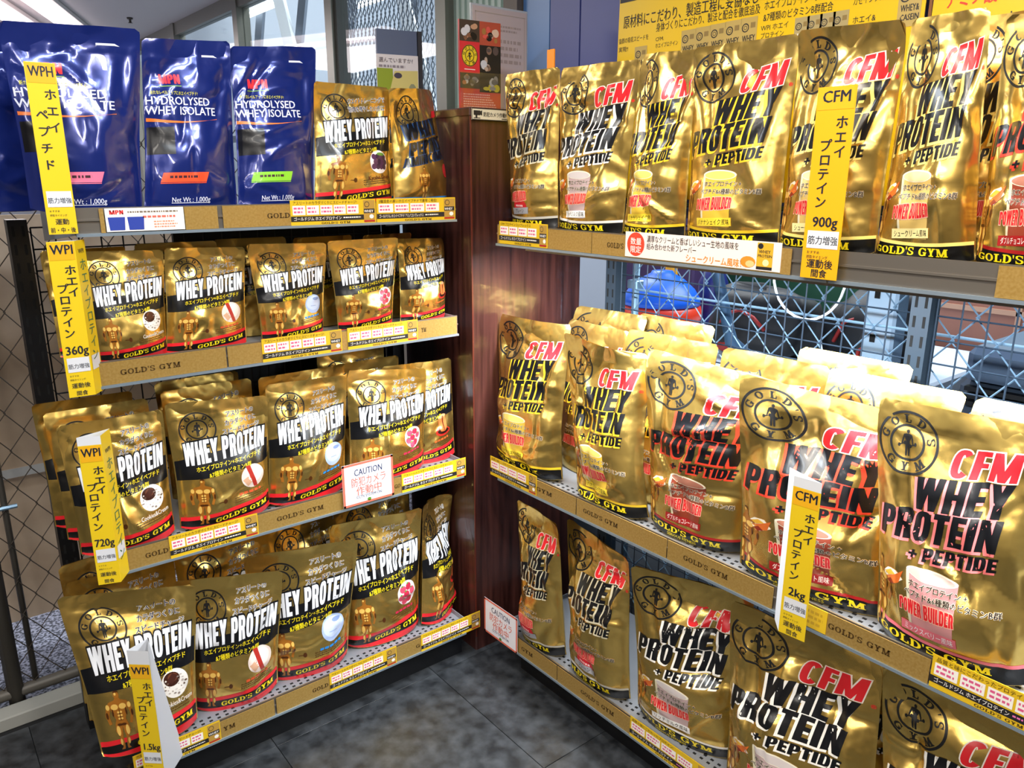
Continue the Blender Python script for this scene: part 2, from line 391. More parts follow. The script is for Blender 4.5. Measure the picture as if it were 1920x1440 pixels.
# ------------------------------------------------------------ printed designs
BLACK, WHITE, YEL, RED = ink('0d0e12'), ink('e6e8ee'), ink('f0d81c'), ink('e0242c')
BRZ_D, BRZ_M, BRZ_L = ink('4a2608'), ink('9a5f1c'), ink('e0b45a')
def half(pts): return pts + [(-x, y) for x, y in reversed(pts)]
def athlete(sh, cx, y0, h, part='athlete_picture', a=1.0):
    sh.part = part; sh.xf(cx, y0, h * a, 0, sy=h)
    sh.poly(half([(0.0, .52), (.085, .50), (.12, .42), (.135, .30), (.085, .23), (.10, .15), (.055, .045), (.09, .0), (.03, 0), (.025, .06), (.03, .22), (.015, .40)])[:-1] if False else
            [(.0, .42), (.03, .22), (.02, .05), (.03, 0), (.10, 0), (.06, .05), (.105, .15), (.085, .23), (.14, .32), (.12, .44), (.09, .52), (.14, .64), (.16, .72), (.20, .58), (.15, .44), (.20, .42), (.26, .58), (.23, .74), (.17, .82), (.06, .85), (.045, .88),
             (-.045, .88), (-.06, .85), (-.17, .82), (-.23, .74), (-.27, .60), (-.23, .44), (-.18, .45), (-.20, .58), (-.16, .72), (-.14, .64), (-.09, .52), (-.12, .44), (-.14, .32), (-.085, .23), (-.105, .15), (-.06, .05), (-.10, 0), (-.03, 0), (-.02, .05), (-.03, .22)], BRZ_M, 2)
    sh.ell(0, .93, .05, .07, BRZ_M, 2, 14)
    for s in (-1, 1):
        sh.ell(s * .075, .735, .068, .05, BRZ_L, 3, 12); sh.ell(s * .20, .74, .035, .05, BRZ_L, 3, 10); sh.ell(s * .235, .60, .022, .06, BRZ_D, 3, 10)
        sh.ell(s * .085, .33, .036, .085, BRZ_L, 3, 12); sh.ell(s * .075, .14, .024, .06, BRZ_L, 3, 10); sh.ell(s * .125, .64, .016, .07, BRZ_D, 3, 8)
        sh.ell(s * .035, .43, .05, .022, BRZ_D, 4, 10)
        for k in range(3): sh.ell(s * .026, .64 - k * .055, .021, .02, BRZ_L, 3, 8); sh.rect(s * .026 - .02, .612 - k * .055, s * .026 + .02, .618 - k * .055, BRZ_D, 4)
    sh.ell(-.015, .95, .02, .025, BRZ_L, 3, 8); sh.ell(0, .975, .046, .03, BRZ_D, 4, 12, 0, 180)
    sh.rect(-.005, .50, .005, .70, BRZ_D, 4); sh.id()
def emblem(sh, cx, cy, r, asp=1.0, K=None, part='emblem', bg=None, layer=1):
    K = K or EMB_K; sh.part = part
    if bg: sh.ell(cx, cy, r, r * asp, bg, layer)
    L = layer + 1
    sh.ring(cx, cy, r * .92, r, K, L, asp=asp); sh.ring(cx, cy, r * .50, r * .575, K, L, 36, asp=asp)
    sh.arc_letters("GOLD'S", cx, cy, r * .625, r * .265, 90, 190, K, L, True, asp, .98)
    sh.arc_letters("GYM", cx, cy, r * .625, r * .265, 270, 118, K, L, False, asp, .98)
    sh.xf(cx, cy - r * .42 * asp, r * .84, sy=r * .84 * asp)
    sh.poly([(.0, .40), (.02, .0), (.08, .0), (.09, .42), (.07, .56), (.13, .70), (.15, .60), (.19, .44), (.23, .46), (.20, .64), (.16, .80), (.05, .84), (-.05, .84), (-.16, .80), (-.20, .64), (-.23, .46), (-.19, .44), (-.15, .60), (-.13, .70), (-.07, .56), (-.09, .42), (-.08, .0), (-.02, .0)], K, L)
    sh.ell(0, .92, .055, .075, K, L, 12)
    for s in (-1, 1):
        sh.add([(s * .21 - .12, .40), (s * .21 - .10, .36), (s * .21 + .12, .46), (s * .21 + .10, .50)], [(0, 1, 2), (0, 2, 3)], K, L)
        sh.ell(s * .21 - .10, .38, .05, .075, K, L, 8); sh.ell(s * .21 + .10, .48, .05, .075, K, L, 8)
    sh.id()
def scribble(sh, x0, y0, x1, y1, M, n, layer=2, seed=1):
    """lines of print too small to read"""
    r = random.Random(seed); h = (y1 - y0) / n
    for i in range(n):
        x = x0; y = y1 - (i + .75) * h; xe = x1 - r.random() * .25 * (x1 - x0)
        while x < xe:
            w = r.uniform(.3, 1.0) * h; sh.rect(x, y, min(x + w, xe), y + h * .5, M, layer); x += w + h * .25
FLAV = {}
def wpi(flav, A=1.38, cap=None, small=True):
    sh = Sheet()
    K = BLACK
    emblem(sh, .27, .785 * A, .18)
    sh.part = 'caption_lettering'
    W_ = ink('f4f0e4'); kcap = ink('1c1c44')
    for i, t in enumerate(cap or ('アスリートの', 'カラダつくりに', 'スピードチャージ')):
        x0, x1 = ((.55, .84), (.53, .87), (.50, .90))[i]
        if cap: x0, x1 = .42, .92
        sh.xf(x0, (.862 - .068 * i) * A - (.0 if not cap else .03), 1, rise=.10)
        sh.text(t, 0, 0, .068, kcap, 4, .035, 'L', x1 - x0, out=W_, out_b=.05)
    sh.id(); sh.part = 'title_band'
    n = 13; xs = [i / (n - 1) for i in range(n)]
    sh.band([(x, A * (.555 + .09 * x + .012 * math.sin(x * PI))) for x in xs], [(x, A * (.405 + .065 * x - .01 * math.sin(x * PI))) for x in xs], K, 1)
    sh.part = 'title_lettering'
    sh.block('WHEY PROTEIN', .095, .512 * A, .85, .235, WHITE, 4, .07, slant=.06, rise=.112, eM=K)
    sh.part = 'ingredient_lettering'
    sh.xf(.19, .468 * A, 1, rise=.105); sh.text('ホエイプロテイン+ホエイペプチド', 0, 0, .062, YEL, 3, .022, 'L', .70, 1)
    sh.xf(.30, .418 * A, 1, rise=.105); sh.text('&7種類のビタミンB群', 0, 0, .062, YEL, 3, .022, 'L', .46, 1); sh.id()
    athlete(sh, .225, .05 * A, .50, a=.9)
    sh.part = 'flavour_picture'; cx, cy, r = .77, .365 * A, .135
    if flav == 'cookie':
        sh.ell(cx, cy, r, r, ink('efe9e2'), 2)
        sh.ell(cx - .03, cy + .045, .08, .065, ink('3a1a10'), 3, 18); sh.ell(cx - .02, cy + .06, .05, .04, ink('6a3a26'), 4, 14)
        rc = random.Random(7)
        for k in range(26):
            a = k * 2.4; q = .03 + .088 * (k / 26) ** .5; sh.ell(cx + q * math.cos(a), cy - .012 + q * .8 * math.sin(a), rc.uniform(.006, .02), rc.uniform(.005, .012), ink(('b8aca4', '6a5648', 'd8d0c8', '8e8078')[k % 4]), 5 + (k % 3) * .3, 7)
        sh.poly([(cx - .09, cy + .03), (cx - .02, cy + .10), (cx + .03, cy + .07), (cx - .03, cy + .0)], ink('45221a'), 7)
        ft, fc = 'Cookies&Cream', ink('e8e2da')
    elif flav == 'milk':
        sh.ell(cx, cy, r, r, ink('ecd9cf'), 2); sh.ell(cx + .02, cy + .02, .085, .09, ink('f7efe8'), 3, 18)
        sh.poly([(cx - .08, cy + .125), (cx - .03, cy + .13), (cx + .055, cy - .125), (cx + .01, cy - .13)], ink('b23028'), 4)
        sh.poly([(cx - .12, cy - .03), (cx - .02, cy + .03), (cx, cy - .05), (cx - .06, cy - .11)], ink('d8a888'), 3)
        ft, fc = None, ink('c8502a')
    elif flav == 'yogurt':
        sh.ell(cx, cy, r, r, ink('a9bde6'), 2); sh.ell(cx, cy + .012, r * .86, r * .74, ink('c6d4f2'), 3, 20); sh.ell(cx + .035, cy + .075, .05, .022, ink('7d92c4'), 4, 12)
        sh.rect(cx - .05, cy - .03, cx + .04, cy - .022, ink('90a4d4'), 4)
        ft, fc = None, ink('2a86d8')
    elif flav == 'berry':
        sh.ell(cx, cy, r, r, ink('f0e2e4'), 2)
        for k, (dx, dy) in enumerate(((-.06, .055), (.02, .07), (.075, .01), (-.015, -.005), (-.08, -.035), (.03, -.07), (-.03, -.09))):
            sh.ell(cx + dx, cy + dy, .042, .04, ink('c02a48') if k % 2 else ink('d84a66'), 3, 12); sh.ell(cx + dx - .01, cy + dy + .035, .014, .01, ink('4f9a3c'), 4, 6)
        ft, fc = None, ink('d02a50')
    elif flav == 'coffee':
        sh.ell(cx, cy - .07, .13, .06, ink('c22a20'), 2, 22); sh.ell(cx, cy - .06, .1, .04, ink('2a1410'), 3, 20)
        sh.poly([(cx - .075, cy + .12), (cx + .075, cy + .14), (cx + .065, cy - .02), (cx + .03, cy - .06), (cx - .04, cy - .06), (cx - .07, cy - .02)], ink('e2703a'), 4)
        sh.poly([(cx - .01, cy + .13), (cx + .02, cy + .13), (cx + .012, cy - .05), (cx, cy - .05)], ink('5a2412'), 5)
        sh.ell(cx, cy + .13, .075, .024, ink('f0a070'), 5, 16)
        ft, fc = None, ink('c8602a')
    else:
        sh.ell(cx, cy, r, r, ink('e8e0e0'), 2)
        for k in range(12):
            sh.ell(cx + (k % 4 - 1.5) * .052 + (.02 if (k // 4) % 2 else 0), cy + .055 - (k // 4) * .055, .034, .034, ink('3a2038') if k % 2 else ink('54304e'), 3, 12)
        sh.ell(cx + .03, cy + .09, .06, .02, ink('5c8a34'), 4, 10)
        ft, fc = 'Kyoho Grape', ink('5a2408')
    sh.part = 'flavour_lettering'; sh.xf(cx - .16, cy - .215, 1, rise=.1)
    if ft: sh.text(ft, 0, 0, .066, fc, 3, .02, 'L', .33)
    else: scribble(sh, 0, 0, .30, .05, fc, 1, 3, 5)
    sh.xf(.55, .165 * A, 1, rise=.1); scribble(sh, 0, 0, .38, .07, ink('5a4018'), 3, 2, 8); sh.id()
    sh.part = 'dumbbell_mark'; sh.ell(.44, .21 * A, .022, .028, BRZ_D, 2, 8); sh.rect(.37, .207 * A, .44, .212 * A, BRZ_D, 2)
    sh.part = 'brand_band'
    f1 = lambda x: .155 + .105 * x ** 1.4; bw = ink('10100f')
    sh.band([(x, f1(x)) for x in xs], [(x, f1(x) - .042) for x in xs], RED, 1)
    sh.band([(x, f1(x) - .042) for x in xs], [(x, .035 + .075 * x ** 1.4) for x in xs], bw, 1)
    sh.band([(x, .035 + .075 * x ** 1.4) for x in xs], [(x, .0) for x in xs], RED, 1)
    sh.part = 'brand_lettering'
    sh.block("GOLD'S GYM", .33, .062, .60, .052, YEL, 3, font=SRF, gap=.1, rise=.125)
    return sh
def cfm(liquid, edge, foam, label, lab_bg, lab_ink='1a1410', A=1.65, glass=True, strip=None):
    sh = Sheet(); E = ink(edge); K = BLACK
    emblem(sh, .222, .843 * A, .207)
    sh.part = 'title_lettering'
    sh.block('CFM', .50, 1.235, .40, .185, RED, 4, .04, slant=.24, rise=.13, eM=ink('f6e6da'))
    sh.text('®', .95, 1.27, .04, RED, 4, .02)
    for t, x, y, w, h in (('WHEY', .285, .985, .58, .215), ('PROTEIN', .035, .745, .79, .205), ('+ PEPTIDE', .27, .655, .56, .092)):
        sh.block(t, x, y, w, h, K, 4, .035, slant=.16, rise=.13, eM=E, shift=(-.014, -.014))
    sh.part = 'flavour_picture'
    if glass:
        L, Fm = ink(liquid), ink(foam); cx = .45
        sh.poly([(cx - .175, .585), (cx + .175, .60), (cx + .15, .17), (cx - .14, .17)], L, 1)
        sh.poly([(cx - .175, .585), (cx - .15, .583), (cx - .118, .17), (cx - .14, .17)], ink('d8cfb0'), 2)
        sh.ell(cx, .593, .175, .042, ink('e8e2cc'), 2, 26); sh.ell(cx, .590, .158, .034, Fm, 3, 24)
    else:
        sh.ell(.45, .26, .15, .075, ink('c8202c'), 1)
        scribble(sh, .36, .24, .54, .28, ink('f0c8c8'), 1, 3, 4)
    sh.part = 'power_lettering'
    warp = lambda X, Y: (X, Y - .30 * (X - .43) ** 2 * (1 if Y > .36 else -1) + .06 * (X - .43))
    sh.block('POWER BUILDER', .235, .305, .38, .105, ink('d8232a'), 4, .06, eM=ink('f0b8a0'), warp=warp)
    sh.part = 'flavour_label'
    sh.xf(.245, .165, 1, rise=.04); sh.rect(0, 0, .38, .068, ink(lab_bg), 5); sh.text(label, .19, .014, .052, ink(lab_ink), 6, .012, 'C', .34, 1); sh.id()
    sh.part = 'caption_lettering'; K2 = ink('20120c'); W_ = ink('efe6d0')
    sh.xf(.30, .497, 1, rise=.02)
    sh.text('ホエイプロテイン +', 0, 0, .050, K2, 6, .03, 'L', .38, 1, out=W_, out_b=.045)
    sh.text('ペプチド&6種類のビタミンB群', -.03, -.062, .050, K2, 6, .03, 'L', .60, 1, out=W_, out_b=.045); sh.id()
    sh.part = 'bird_mark'; o = ink('d86a28'); w_ = ink('f2ead8')
    sh.poly([(.09, .44), (.16, .43), (.25, .50), (.20, .55), (.12, .53), (.08, .49)], w_, 2)
    sh.poly([(.10, .46), (.17, .50), (.25, .56), (.22, .47), (.16, .44)], o, 3); sh.poly([(.09, .49), (.15, .53), (.20, .52), (.13, .48)], ink('e8b038'), 4)
    sh.poly([(.11, .44), (.15, .47), (.19, .45), (.14, .425)], ink('8a2a18'), 4)
    athlete(sh, .045, .075, .50, a=.85)
    sh.part = 'brand_band'; n = 13; xs = [i / (n - 1) for i in range(n)]
    f = lambda x: .148 - .03 * math.sin(PI * x)
    sh.band([(x, f(x) + .024) for x in xs], [(x, f(x)) for x in xs], ink(strip or edge), 1)
    sh.band([(x, f(x)) for x in xs], [(x, 0) for x in xs], ink('0b0b0c'), 1)
    sh.part = 'brand_lettering'
    sh.block("GOLD'S GYM", .05, .055, .76, .056, YEL, 3, font=SRF, gap=.1, rise=-.0)
    sh.text('SERIOUS FITNESS', .42, .016, .042, YEL, 3, .015, 'C', .38, 1)
    return sh
def blue(lab, A=1.75):
    sh = Sheet(); W_ = ink('dcdcec')
    sh.part = 'logo'; sh.block('MPN', .17, 1.30, .22, .10, ink('e8303c'), 3, rise=-.02); sh.rect(.16, 1.27, .40, 1.278, ink('7aa030'), 2)
    sh.part = 'caption_lettering'; sh.xf(.07, 1.195, 1, rise=-.03); sh.text('新たなレベルアップにホエイペプチド!', 0, 0, .045, ink('d8d020'), 3, .01, 'L', .50, 1); sh.id()
    sh.part = 'title_lettering'
    sh.xf(.0, 1.06, 1, rise=-.02); sh.text('HYDROLYSED', .015, .03, .118, W_, 3, .02, 'L', .69); sh.text('WHEY ISOLATE', .015, -.07, .118, W_, 3, .02, 'L', .75); sh.id()
    sh.part = 'swoosh'; xs = [i / 12 for i in range(13)]
    sh.band([(.02 + .76 * x, .955 - .02 * x - .03 * math.sin(x * PI)) for x in xs], [(.02 + .76 * x, .92 - .0 * x - .03 * math.sin(x * PI) + .02 * x) for x in xs], ink('e8742a'), 2)
    sh.part = 'dark_window'; sh.rect(.02, .58, .29, .86, ink('05060c'), 1)  # plain dark rectangle at the left of the front
    sh.part = 'flavour_label'; sh.poly([(.13, .29), (.60, .29), (.63, .39), (.16, .39)], ink(lab), 2); sh.rect(.13, .277, .60, .285, ink(lab), 2)
    scribble(sh, .22, .32, .54, .37, ink('402028'), 1, 3, 3)
    sh.part = 'weight_lettering'; sh.text('Net Wt : 1,000g', .24, .085, .072, W_, 3, .01, 'L', .40); sh.rect(.24, .072, .63, .078, W_, 2)
    sh.part = 'tear_mark'; sh.poly([(.66, 1.60), (.80, 1.60), (.84, 1.575), (.80, 1.58), (.66, 1.58)], W_, 2)
    return sh
def amino(A=1.45):
    sh = Sheet(); E = ink('1c3f70'); emblem(sh, .32, .80 * A, .18, 1.15); sh.part = 'title_lettering'
    for t, x, y, w, h in (('WHEY', .16, .80, .72, .20), ('PEPTIDE', .20, .60, .76, .17), ('AMINO COMPLEX', .12, .47, .95, .11)):
        sh.block(t, x, y, w, h, BLACK, 4, .035, slant=.14, rise=.14, eM=E, shift=(-.010, -.008))
    sh.part = 'red_mark'; sh.poly([(.86, 1.08), (.99, 1.12), (.98, 1.19), (.90, 1.18)], RED, 2)
    athlete(sh, .38, .05, .42, a=.9); sh.part = 'brand_band'; sh.band([(0, .075), (.5, .07), (1, .08)], [(0, .0), (.5, .0), (1, .0)], ink('10100f'), 1); sh.band([(0, .095), (.5, .09), (1, .10)], [(0, .075), (.5, .07), (1, .08)], ink('2a78c0'), 1)
    sh.part = 'flavour_picture'; sh.ell(.88, .42, .08, .09, ink('c02a30'), 2, 16)
    return sh
SHEETS = {
 'cookie': (wpi('cookie'), 1.38), 'milk': (wpi('milk'), 1.38), 'yogurt': (wpi('yogurt'), 1.38), 'berry': (wpi('berry'), 1.38), 'coffee': (wpi('coffee'), 1.38),
 'grape': (wpi('grape', cap=('ウエイトトレーニングで', '筋肉を増やしたい方に')), 1.38),
 'banana': (cfm('d8b23c', 'e8c22c', 'e6cf6a', 'バナナシェイク風味', 'f0d23c'), 1.65),
 'choux': (cfm('d2b266', 'f0dc7c', 'e2cf9c', 'シュークリーム風味', 'f0e2a0'), 1.65),
 'rich': (cfm('b9a0a0', 'f2eee6', 'ccc2c0', 'リッチミルク風味', 'f2f0ee'), 1.65),
 'choco': (cfm('8a3a26', 'd8402c', 'b07460', 'ダブルチョコレート風味', '9a1c1c', 'f0e0d8', strip='a01c1c'), 1.65),
 'mix': (cfm('c88a8a', 'f07a7a', 'cdb2a8', 'ミックスベリー風味', 'e2707c', 'f6eef0', strip='e0707c'), 1.65),
 'plain': (cfm('b0a080', 'cfc6a8', 'b0a080', 'プレーン', '9c9ca2', glass=False, strip='b8b4a8'), 1.65),
 'blue_p': (blue('e0708e'), 1.75), 'blue_o': (blue('e8502c'), 1.75), 'blue_g': (blue('86c832'), 1.75), 'amino': (amino(), 1.45)}
PRINT = {}
NU, NV = 40, 60
def diced(design):
    """the design cut along the pouch grid: per part vertices, triangles, material slots, layers"""
    if design in PRINT: return PRINT[design]
    sh, A = SHEETS[design]; out = []
    xl = np.arange(1, NU) / NU; yl = np.arange(1, NV) / NV * A
    for part, its in sheet_parts(sh).items():
        tris, mi, ly, mats = [], [], [], []
        for _, M, l, V, T in its:
            if M not in mats: mats.append(M)
            V = np.clip(V, [0.012, 0.004], [0.988, A - .004])
            a = V[T]; ar = np.abs(np.cross(a[:, 1] - a[:, 0], a[:, 2] - a[:, 0])); T = T[ar > 1e-9]
            if not len(T): continue
            t = dice(V, T, xl, 0); nt = len(t)
            t = dice(t.reshape(-1, 2), np.arange(nt * 3).reshape(-1, 3), yl, 1)
            tris.append(t); mi.append(np.full(len(t), mats.index(M))); ly.append(np.full(len(t), l))
        t = np.concatenate(tris); mi = np.concatenate(mi); ly = np.concatenate(ly)
        cr = np.cross(t[:, 1] - t[:, 0], t[:, 2] - t[:, 0]); t[cr < 0] = t[cr < 0][:, ::-1]
        key = np.concatenate([np.round(t.reshape(-1, 2), 5), np.repeat(ly, 3)[:, None]], 1)
        uq, inv = np.unique(key, axis=0, return_inverse=True)
        out.append((part, uq, inv.reshape(-1, 3), mi, mats, A))
    PRINT[design] = out
    return out

def pouch_surface(q, seed, fat, curl=0.0, amp=1.0, side=0.0):
    BL, BR, TL, TR = (np.array(p, float) for p in q)
    rg = np.random.RandomState(seed)
    u = np.linspace(-1, 1, NU + 1)[None, :]; v = np.linspace(0, 1, NV + 1)[:, None]
    n = np.cross(BR - BL, TL - BL); n /= np.linalg.norm(n)
    Wd = np.linalg.norm(BR - BL); H = np.linalg.norm(TL - BL)
    g = np.where(v < .2, .74 + .26 * np.sin(np.clip(v / .2, 0, 1) * PI / 2), 1.0) * np.cos(PI / 2 * np.clip((v - .24) / .66, 0, 1)) ** 1.15
    rr = .03; k = np.clip((v - (1 - rr)) / rr, 0, 1); us = 1 - (rr * H / Wd * 1.6) * (1 - np.sqrt(np.clip(1 - k * k, 0, 1)))
    uu = u * (1 - .035 * g * np.sin(PI * np.clip(v * 1.1, 0, 1))) * us
    s, t = (uu + 1) / 2, v + 0 * u
    C = ((1 - s) * (1 - t))[..., None] * BL + (s * (1 - t))[..., None] * BR + ((1 - s) * t)[..., None] * TL + (s * t)[..., None] * TR
    c = np.clip(1 - np.abs(u / .955) ** 2.3, 0, 1) ** .72 + 0 * v
    x = (u * Wd / 2) + 0 * v; y = v * H + 0 * u
    h = np.zeros_like(x)
    for i in range(5):                                           # broad lumps of the powder
        a = rg.uniform(0, PI); f = rg.uniform(9, 26); h += .0016 * np.sin(f * 2.2 * (x * math.cos(a) + y * math.sin(a)) + rg.uniform(0, 6.3))
    for i in range(22):                                          # creases
        cx, cy = rg.uniform(-.46, .46) * Wd, rg.uniform(.08, .98) * H
        a = rg.choice([rg.normal(PI / 2, .35), rg.normal(0.0, .3), rg.uniform(0, PI)], p=[.45, .25, .30])
        L, w = rg.uniform(.12, .42) * H * .5, rg.uniform(.006, .015); dx, dy = x - cx, y - cy
        par = dx * math.cos(a) + dy * math.sin(a); per = -dx * math.sin(a) + dy * math.cos(a)
        per = per + 3 * rg.uniform(-1, 1) * par ** 2
        h += rg.choice([-1, 1]) * rg.uniform(.0012, .0046) * np.exp(-(per / w) ** 2) * np.exp(-(par / L) ** 4)
    for sd in (-1, 1):                                           # folds running down from the zip and up from the bottom corners
        cx = sd * rg.uniform(.22, .36) * Wd; a = PI / 2 + sd * rg.uniform(-.35, .1)
        dx, dy = x - cx, y - .66 * H; per = -dx * math.sin(a) + dy * math.cos(a); par = dx * math.cos(a) + dy * math.sin(a)
        h -= .006 * np.exp(-(per / .012) ** 2) * np.exp(-(par / (.2 * H)) ** 4)
    edge = np.clip((1 - np.abs(u)) / .16, 0, 1) ** .7 + 0 * v
    h *= amp * edge * np.clip(v / .06, 0, 1) * (1 - .45 * np.clip((v - .86) / .05, 0, 1)) * (H / .32) ** .5
    h += amp * (.0035 * np.sin(u * 3.1 + rg.uniform(0, 6)) + .002 * np.sin(u * 7.3 + rg.uniform(0, 6))) * np.clip((v - .78) / .22, 0, 1)   # wavy mouth
    for vz in (.885, .905): h += .0011 * np.exp(-((v - vz) * H / .0022) ** 2) * np.clip((.93 - np.abs(u)) / .03, 0, 1)
    bend = curl * np.clip((v - .84) / .16, 0, 1) ** 2 + side * (np.clip(u, 0, 1) ** 3) * np.clip((v - .35) / .65, 0, 1)
    Fr = C + n * (fat * g * c + h + bend)[..., None]
    lift = .012 * np.abs(u) ** 4 * np.clip(1 - v / .06, 0, 1) * (H / .38)
    Fr[..., 2] += lift
    Bk = C + n * (-fat * .85 * g * c + h * .25 + bend - .0006)[..., None]; Bk[..., 2] += lift
    return Fr, Bk, n

NIGHT = []
def pouch(name, design, q, seed, fat, label, cat, group, curl=0.0, amp=1.0, side=0.0, parts=None, body_mat=None):
    q = [np.array(p, float) for p in q]
    o = (q[0] + q[1]) / 2
    root = thing(name, tuple(o), label, cat, group)
    Fr, Bk, n = pouch_surface([p - o for p in q], seed, fat, curl, amp, side)
    nu, nv = NU + 1, NV + 1
    du = np.gradient(Fr, axis=1); dv = np.gradient(Fr, axis=0)
    N = np.cross(du, dv); N /= np.linalg.norm(N, axis=2, keepdims=True) + 1e-12
    bm_ = body_mat or (BLUE if design.startswith('blue') else GOLD)
    idx = np.arange(nu * nv).reshape(nv, nu)
    a, b, c, d = idx[:-1, :-1].ravel(), idx[:-1, 1:].ravel(), idx[1:, 1:].ravel(), idx[1:, :-1].ravel()
    T = np.concatenate([np.stack([a, b, c], 1), np.stack([a, c, d], 1)])
    vi = np.unique(np.append(np.arange(0, nv, 4), nv - 1)); ui = np.unique(np.append(np.arange(0, nu, 4), nu - 1))
    B = Bk[np.ix_(vi, ui)]; nb = Fr.reshape(-1, 3).shape[0]
    jb = nb + np.arange(len(vi) * len(ui)).reshape(len(vi), len(ui))
    a, b, c, d = jb[:-1, :-1].ravel(), jb[:-1, 1:].ravel(), jb[1:, 1:].ravel(), jb[1:, :-1].ravel()
    T = np.concatenate([T, np.stack([a, c, b], 1), np.stack([a, d, c], 1)])
    bot = []                                                     # bottom gusset
    for k in range(len(ui) - 1):
        f0, f1, b0, b1 = idx[0, ui[k]], idx[0, ui[k + 1]], jb[0, k], jb[0, k + 1]
        bot += [(f0, b1, f1), (f0, b0, b1)]
    T = np.concatenate([T, np.array(bot)])
    V = np.concatenate([Fr.reshape(-1, 3), B.reshape(-1, 3)])
    du = np.gradient(B, axis=1); dv = np.gradient(B, axis=0); NB = -np.cross(du, dv); NB /= np.linalg.norm(NB, axis=2, keepdims=True) + 1e-12
    me = np_mesh('pouch_body', V, T, np.zeros(len(T), int), [bm_], np.concatenate([N.reshape(-1, 3), NB.reshape(-1, 3)]))
    body = bpy.data.objects.new('pouch_body', me); COL.objects.link(body); body.parent = root
    for part, uq, Ti, mi, mats, A in diced(design):
        if parts is not None and part not in parts: continue
        gx = np.clip(uq[:, 0], 0, 1) * NU; gy = np.clip(uq[:, 1] / A, 0, 1) * NV
        i = np.clip(gx.astype(int), 0, NU - 1); j = np.clip(gy.astype(int), 0, NV - 1); fx = gx - i; fy = gy - j
        # same diagonal as the body's triangles
        w00 = np.where(fx >= fy, 1 - fx, 1 - fy); w11 = np.where(fx >= fy, fy, fx)
        w10 = np.where(fx >= fy, fx - fy, 0); w01 = np.where(fx >= fy, 0, fy - fx)
        f = lambda G: w00[:, None] * G[j, i] + w10[:, None] * G[j, i + 1] + w01[:, None] * G[j + 1, i] + w11[:, None] * G[j + 1, i + 1]
        Nn = f(N); Nn /= np.linalg.norm(Nn, axis=1, keepdims=True)
        P = f(Fr) + Nn * (.00025 + .00016 * uq[:, 2:3])
        po = bpy.data.objects.new(part, np_mesh(part, P, Ti, mi, mats, Nn)); COL.objects.link(po); po.parent = root
    return root

# ------------------------------------------------------------ structure
M_TILE = add_noise(mat('floor_tile', (0.02, 0.022, 0.026), 0.42), 22, hexc('191b1e'), hexc('404347'), 9, (1, 1, 1), .36, .70, .12, 'Object')
M_GROUT = mat('grout', hexc('0e0f11'), 0.8)
M_RUB = add_noise(mat('granulate', (0.3, 0.32, 0.4), 0.8), 120, hexc('3a4150'), hexc('a3abc6'), 3, lo=.42, hi=.6)
M_CEIL = mat('ceiling_paint', hexc('dcd6d2'), 0.7)
M_DWALL = mat('shop_wall', hexc('7a746c'), 0.7)
M_HALL = mat('hall_wall', hexc('a7aebb'), 0.6)
M_FRAME = mat('window_metal', hexc('8f8f86'), 0.4, 0.4)
M_BLUEW = mat('blue_panel', hexc('4e579c'), 0.4)
M_BLUEL = mat('blue_panel_light', hexc('5f8cc8'), 0.35)
M_GREEN = mat('green_wall', hexc('23553c'), 0.7)
structure(MB().box((-3, -3, -.06), (1.9, 2.36, -.004), M_GROUT).build('floor'))
structure(MB().box((-3, 2.36, -.06), (1.9, 9.6, -.002), M_RUB).build('floor.001'))
structure(MB().box((1.9, -3, -.06), (6, 9.6, -.002), mat('gym_floor', hexc('54606e'), .5)).build('floor.002'))
fl = bpy.data.objects['floor']
tl = MB().bevbox((-.2491, -.2491, -.004), (.2491, .2491, .0), .0006, M_TILE)
t0 = None
for i in range(-2, 4):
    for j in range(-1, 5):
        c = (-.15 + .5 * i, -.015 + .5 * j, 0)
        if c[1] > 2.3: continue
        if t0 is None: t0 = tl.build('tile', fl); o = t0
        else: o = bpy.data.objects.new('tile', t0.data); COL.objects.link(o); o.parent = fl
        o.location = c
structure(MB().box((-3, -3, 2.48), (1.85, 9.6, 2.53), M_CEIL).build('ceiling'))
structure(MB().box((-3, -3.06, 0), (6, -3, 2.48), M_DWALL).build('wall_back'))
structure(MB().box((-3.06, -3, 0), (-3, 9.6, 2.48), M_DWALL).build('wall_left'))
structure(MB().box((-3, 9.6, 0), (6, 9.66, 4.6), M_HALL).build('wall_far'))
structure(MB().box((4.6, 2.6, 0), (4.66, 9.6, 4.6), M_HALL).build('wall_hall'))
structure(MB().box((1.9, 7.6, 0), (4.6, 7.66, 4.6), M_HALL).build('wall_hall_end'))
structure(MB().box((3.9, -3, 0), (3.96, 2.9, 2.6), M_GREEN).build('wall_gym'))
# blue panelled wall above the fence
wr = structure(MB().box((1.87, -.6, 1.34), (1.89, 2.24, 2.48), M_BLUEW).build('wall_right'))
for y0, y1, M in ((2.10, 2.235, M_BLUEL), (1.955, 2.095, M_BLUEW), (1.0, 1.948, M_BLUEW), (.05, .993, M_BLUEW)):
    MB().box((1.845, y0, 1.34), (1.87, y1, 2.478), M).build('panel', wr)
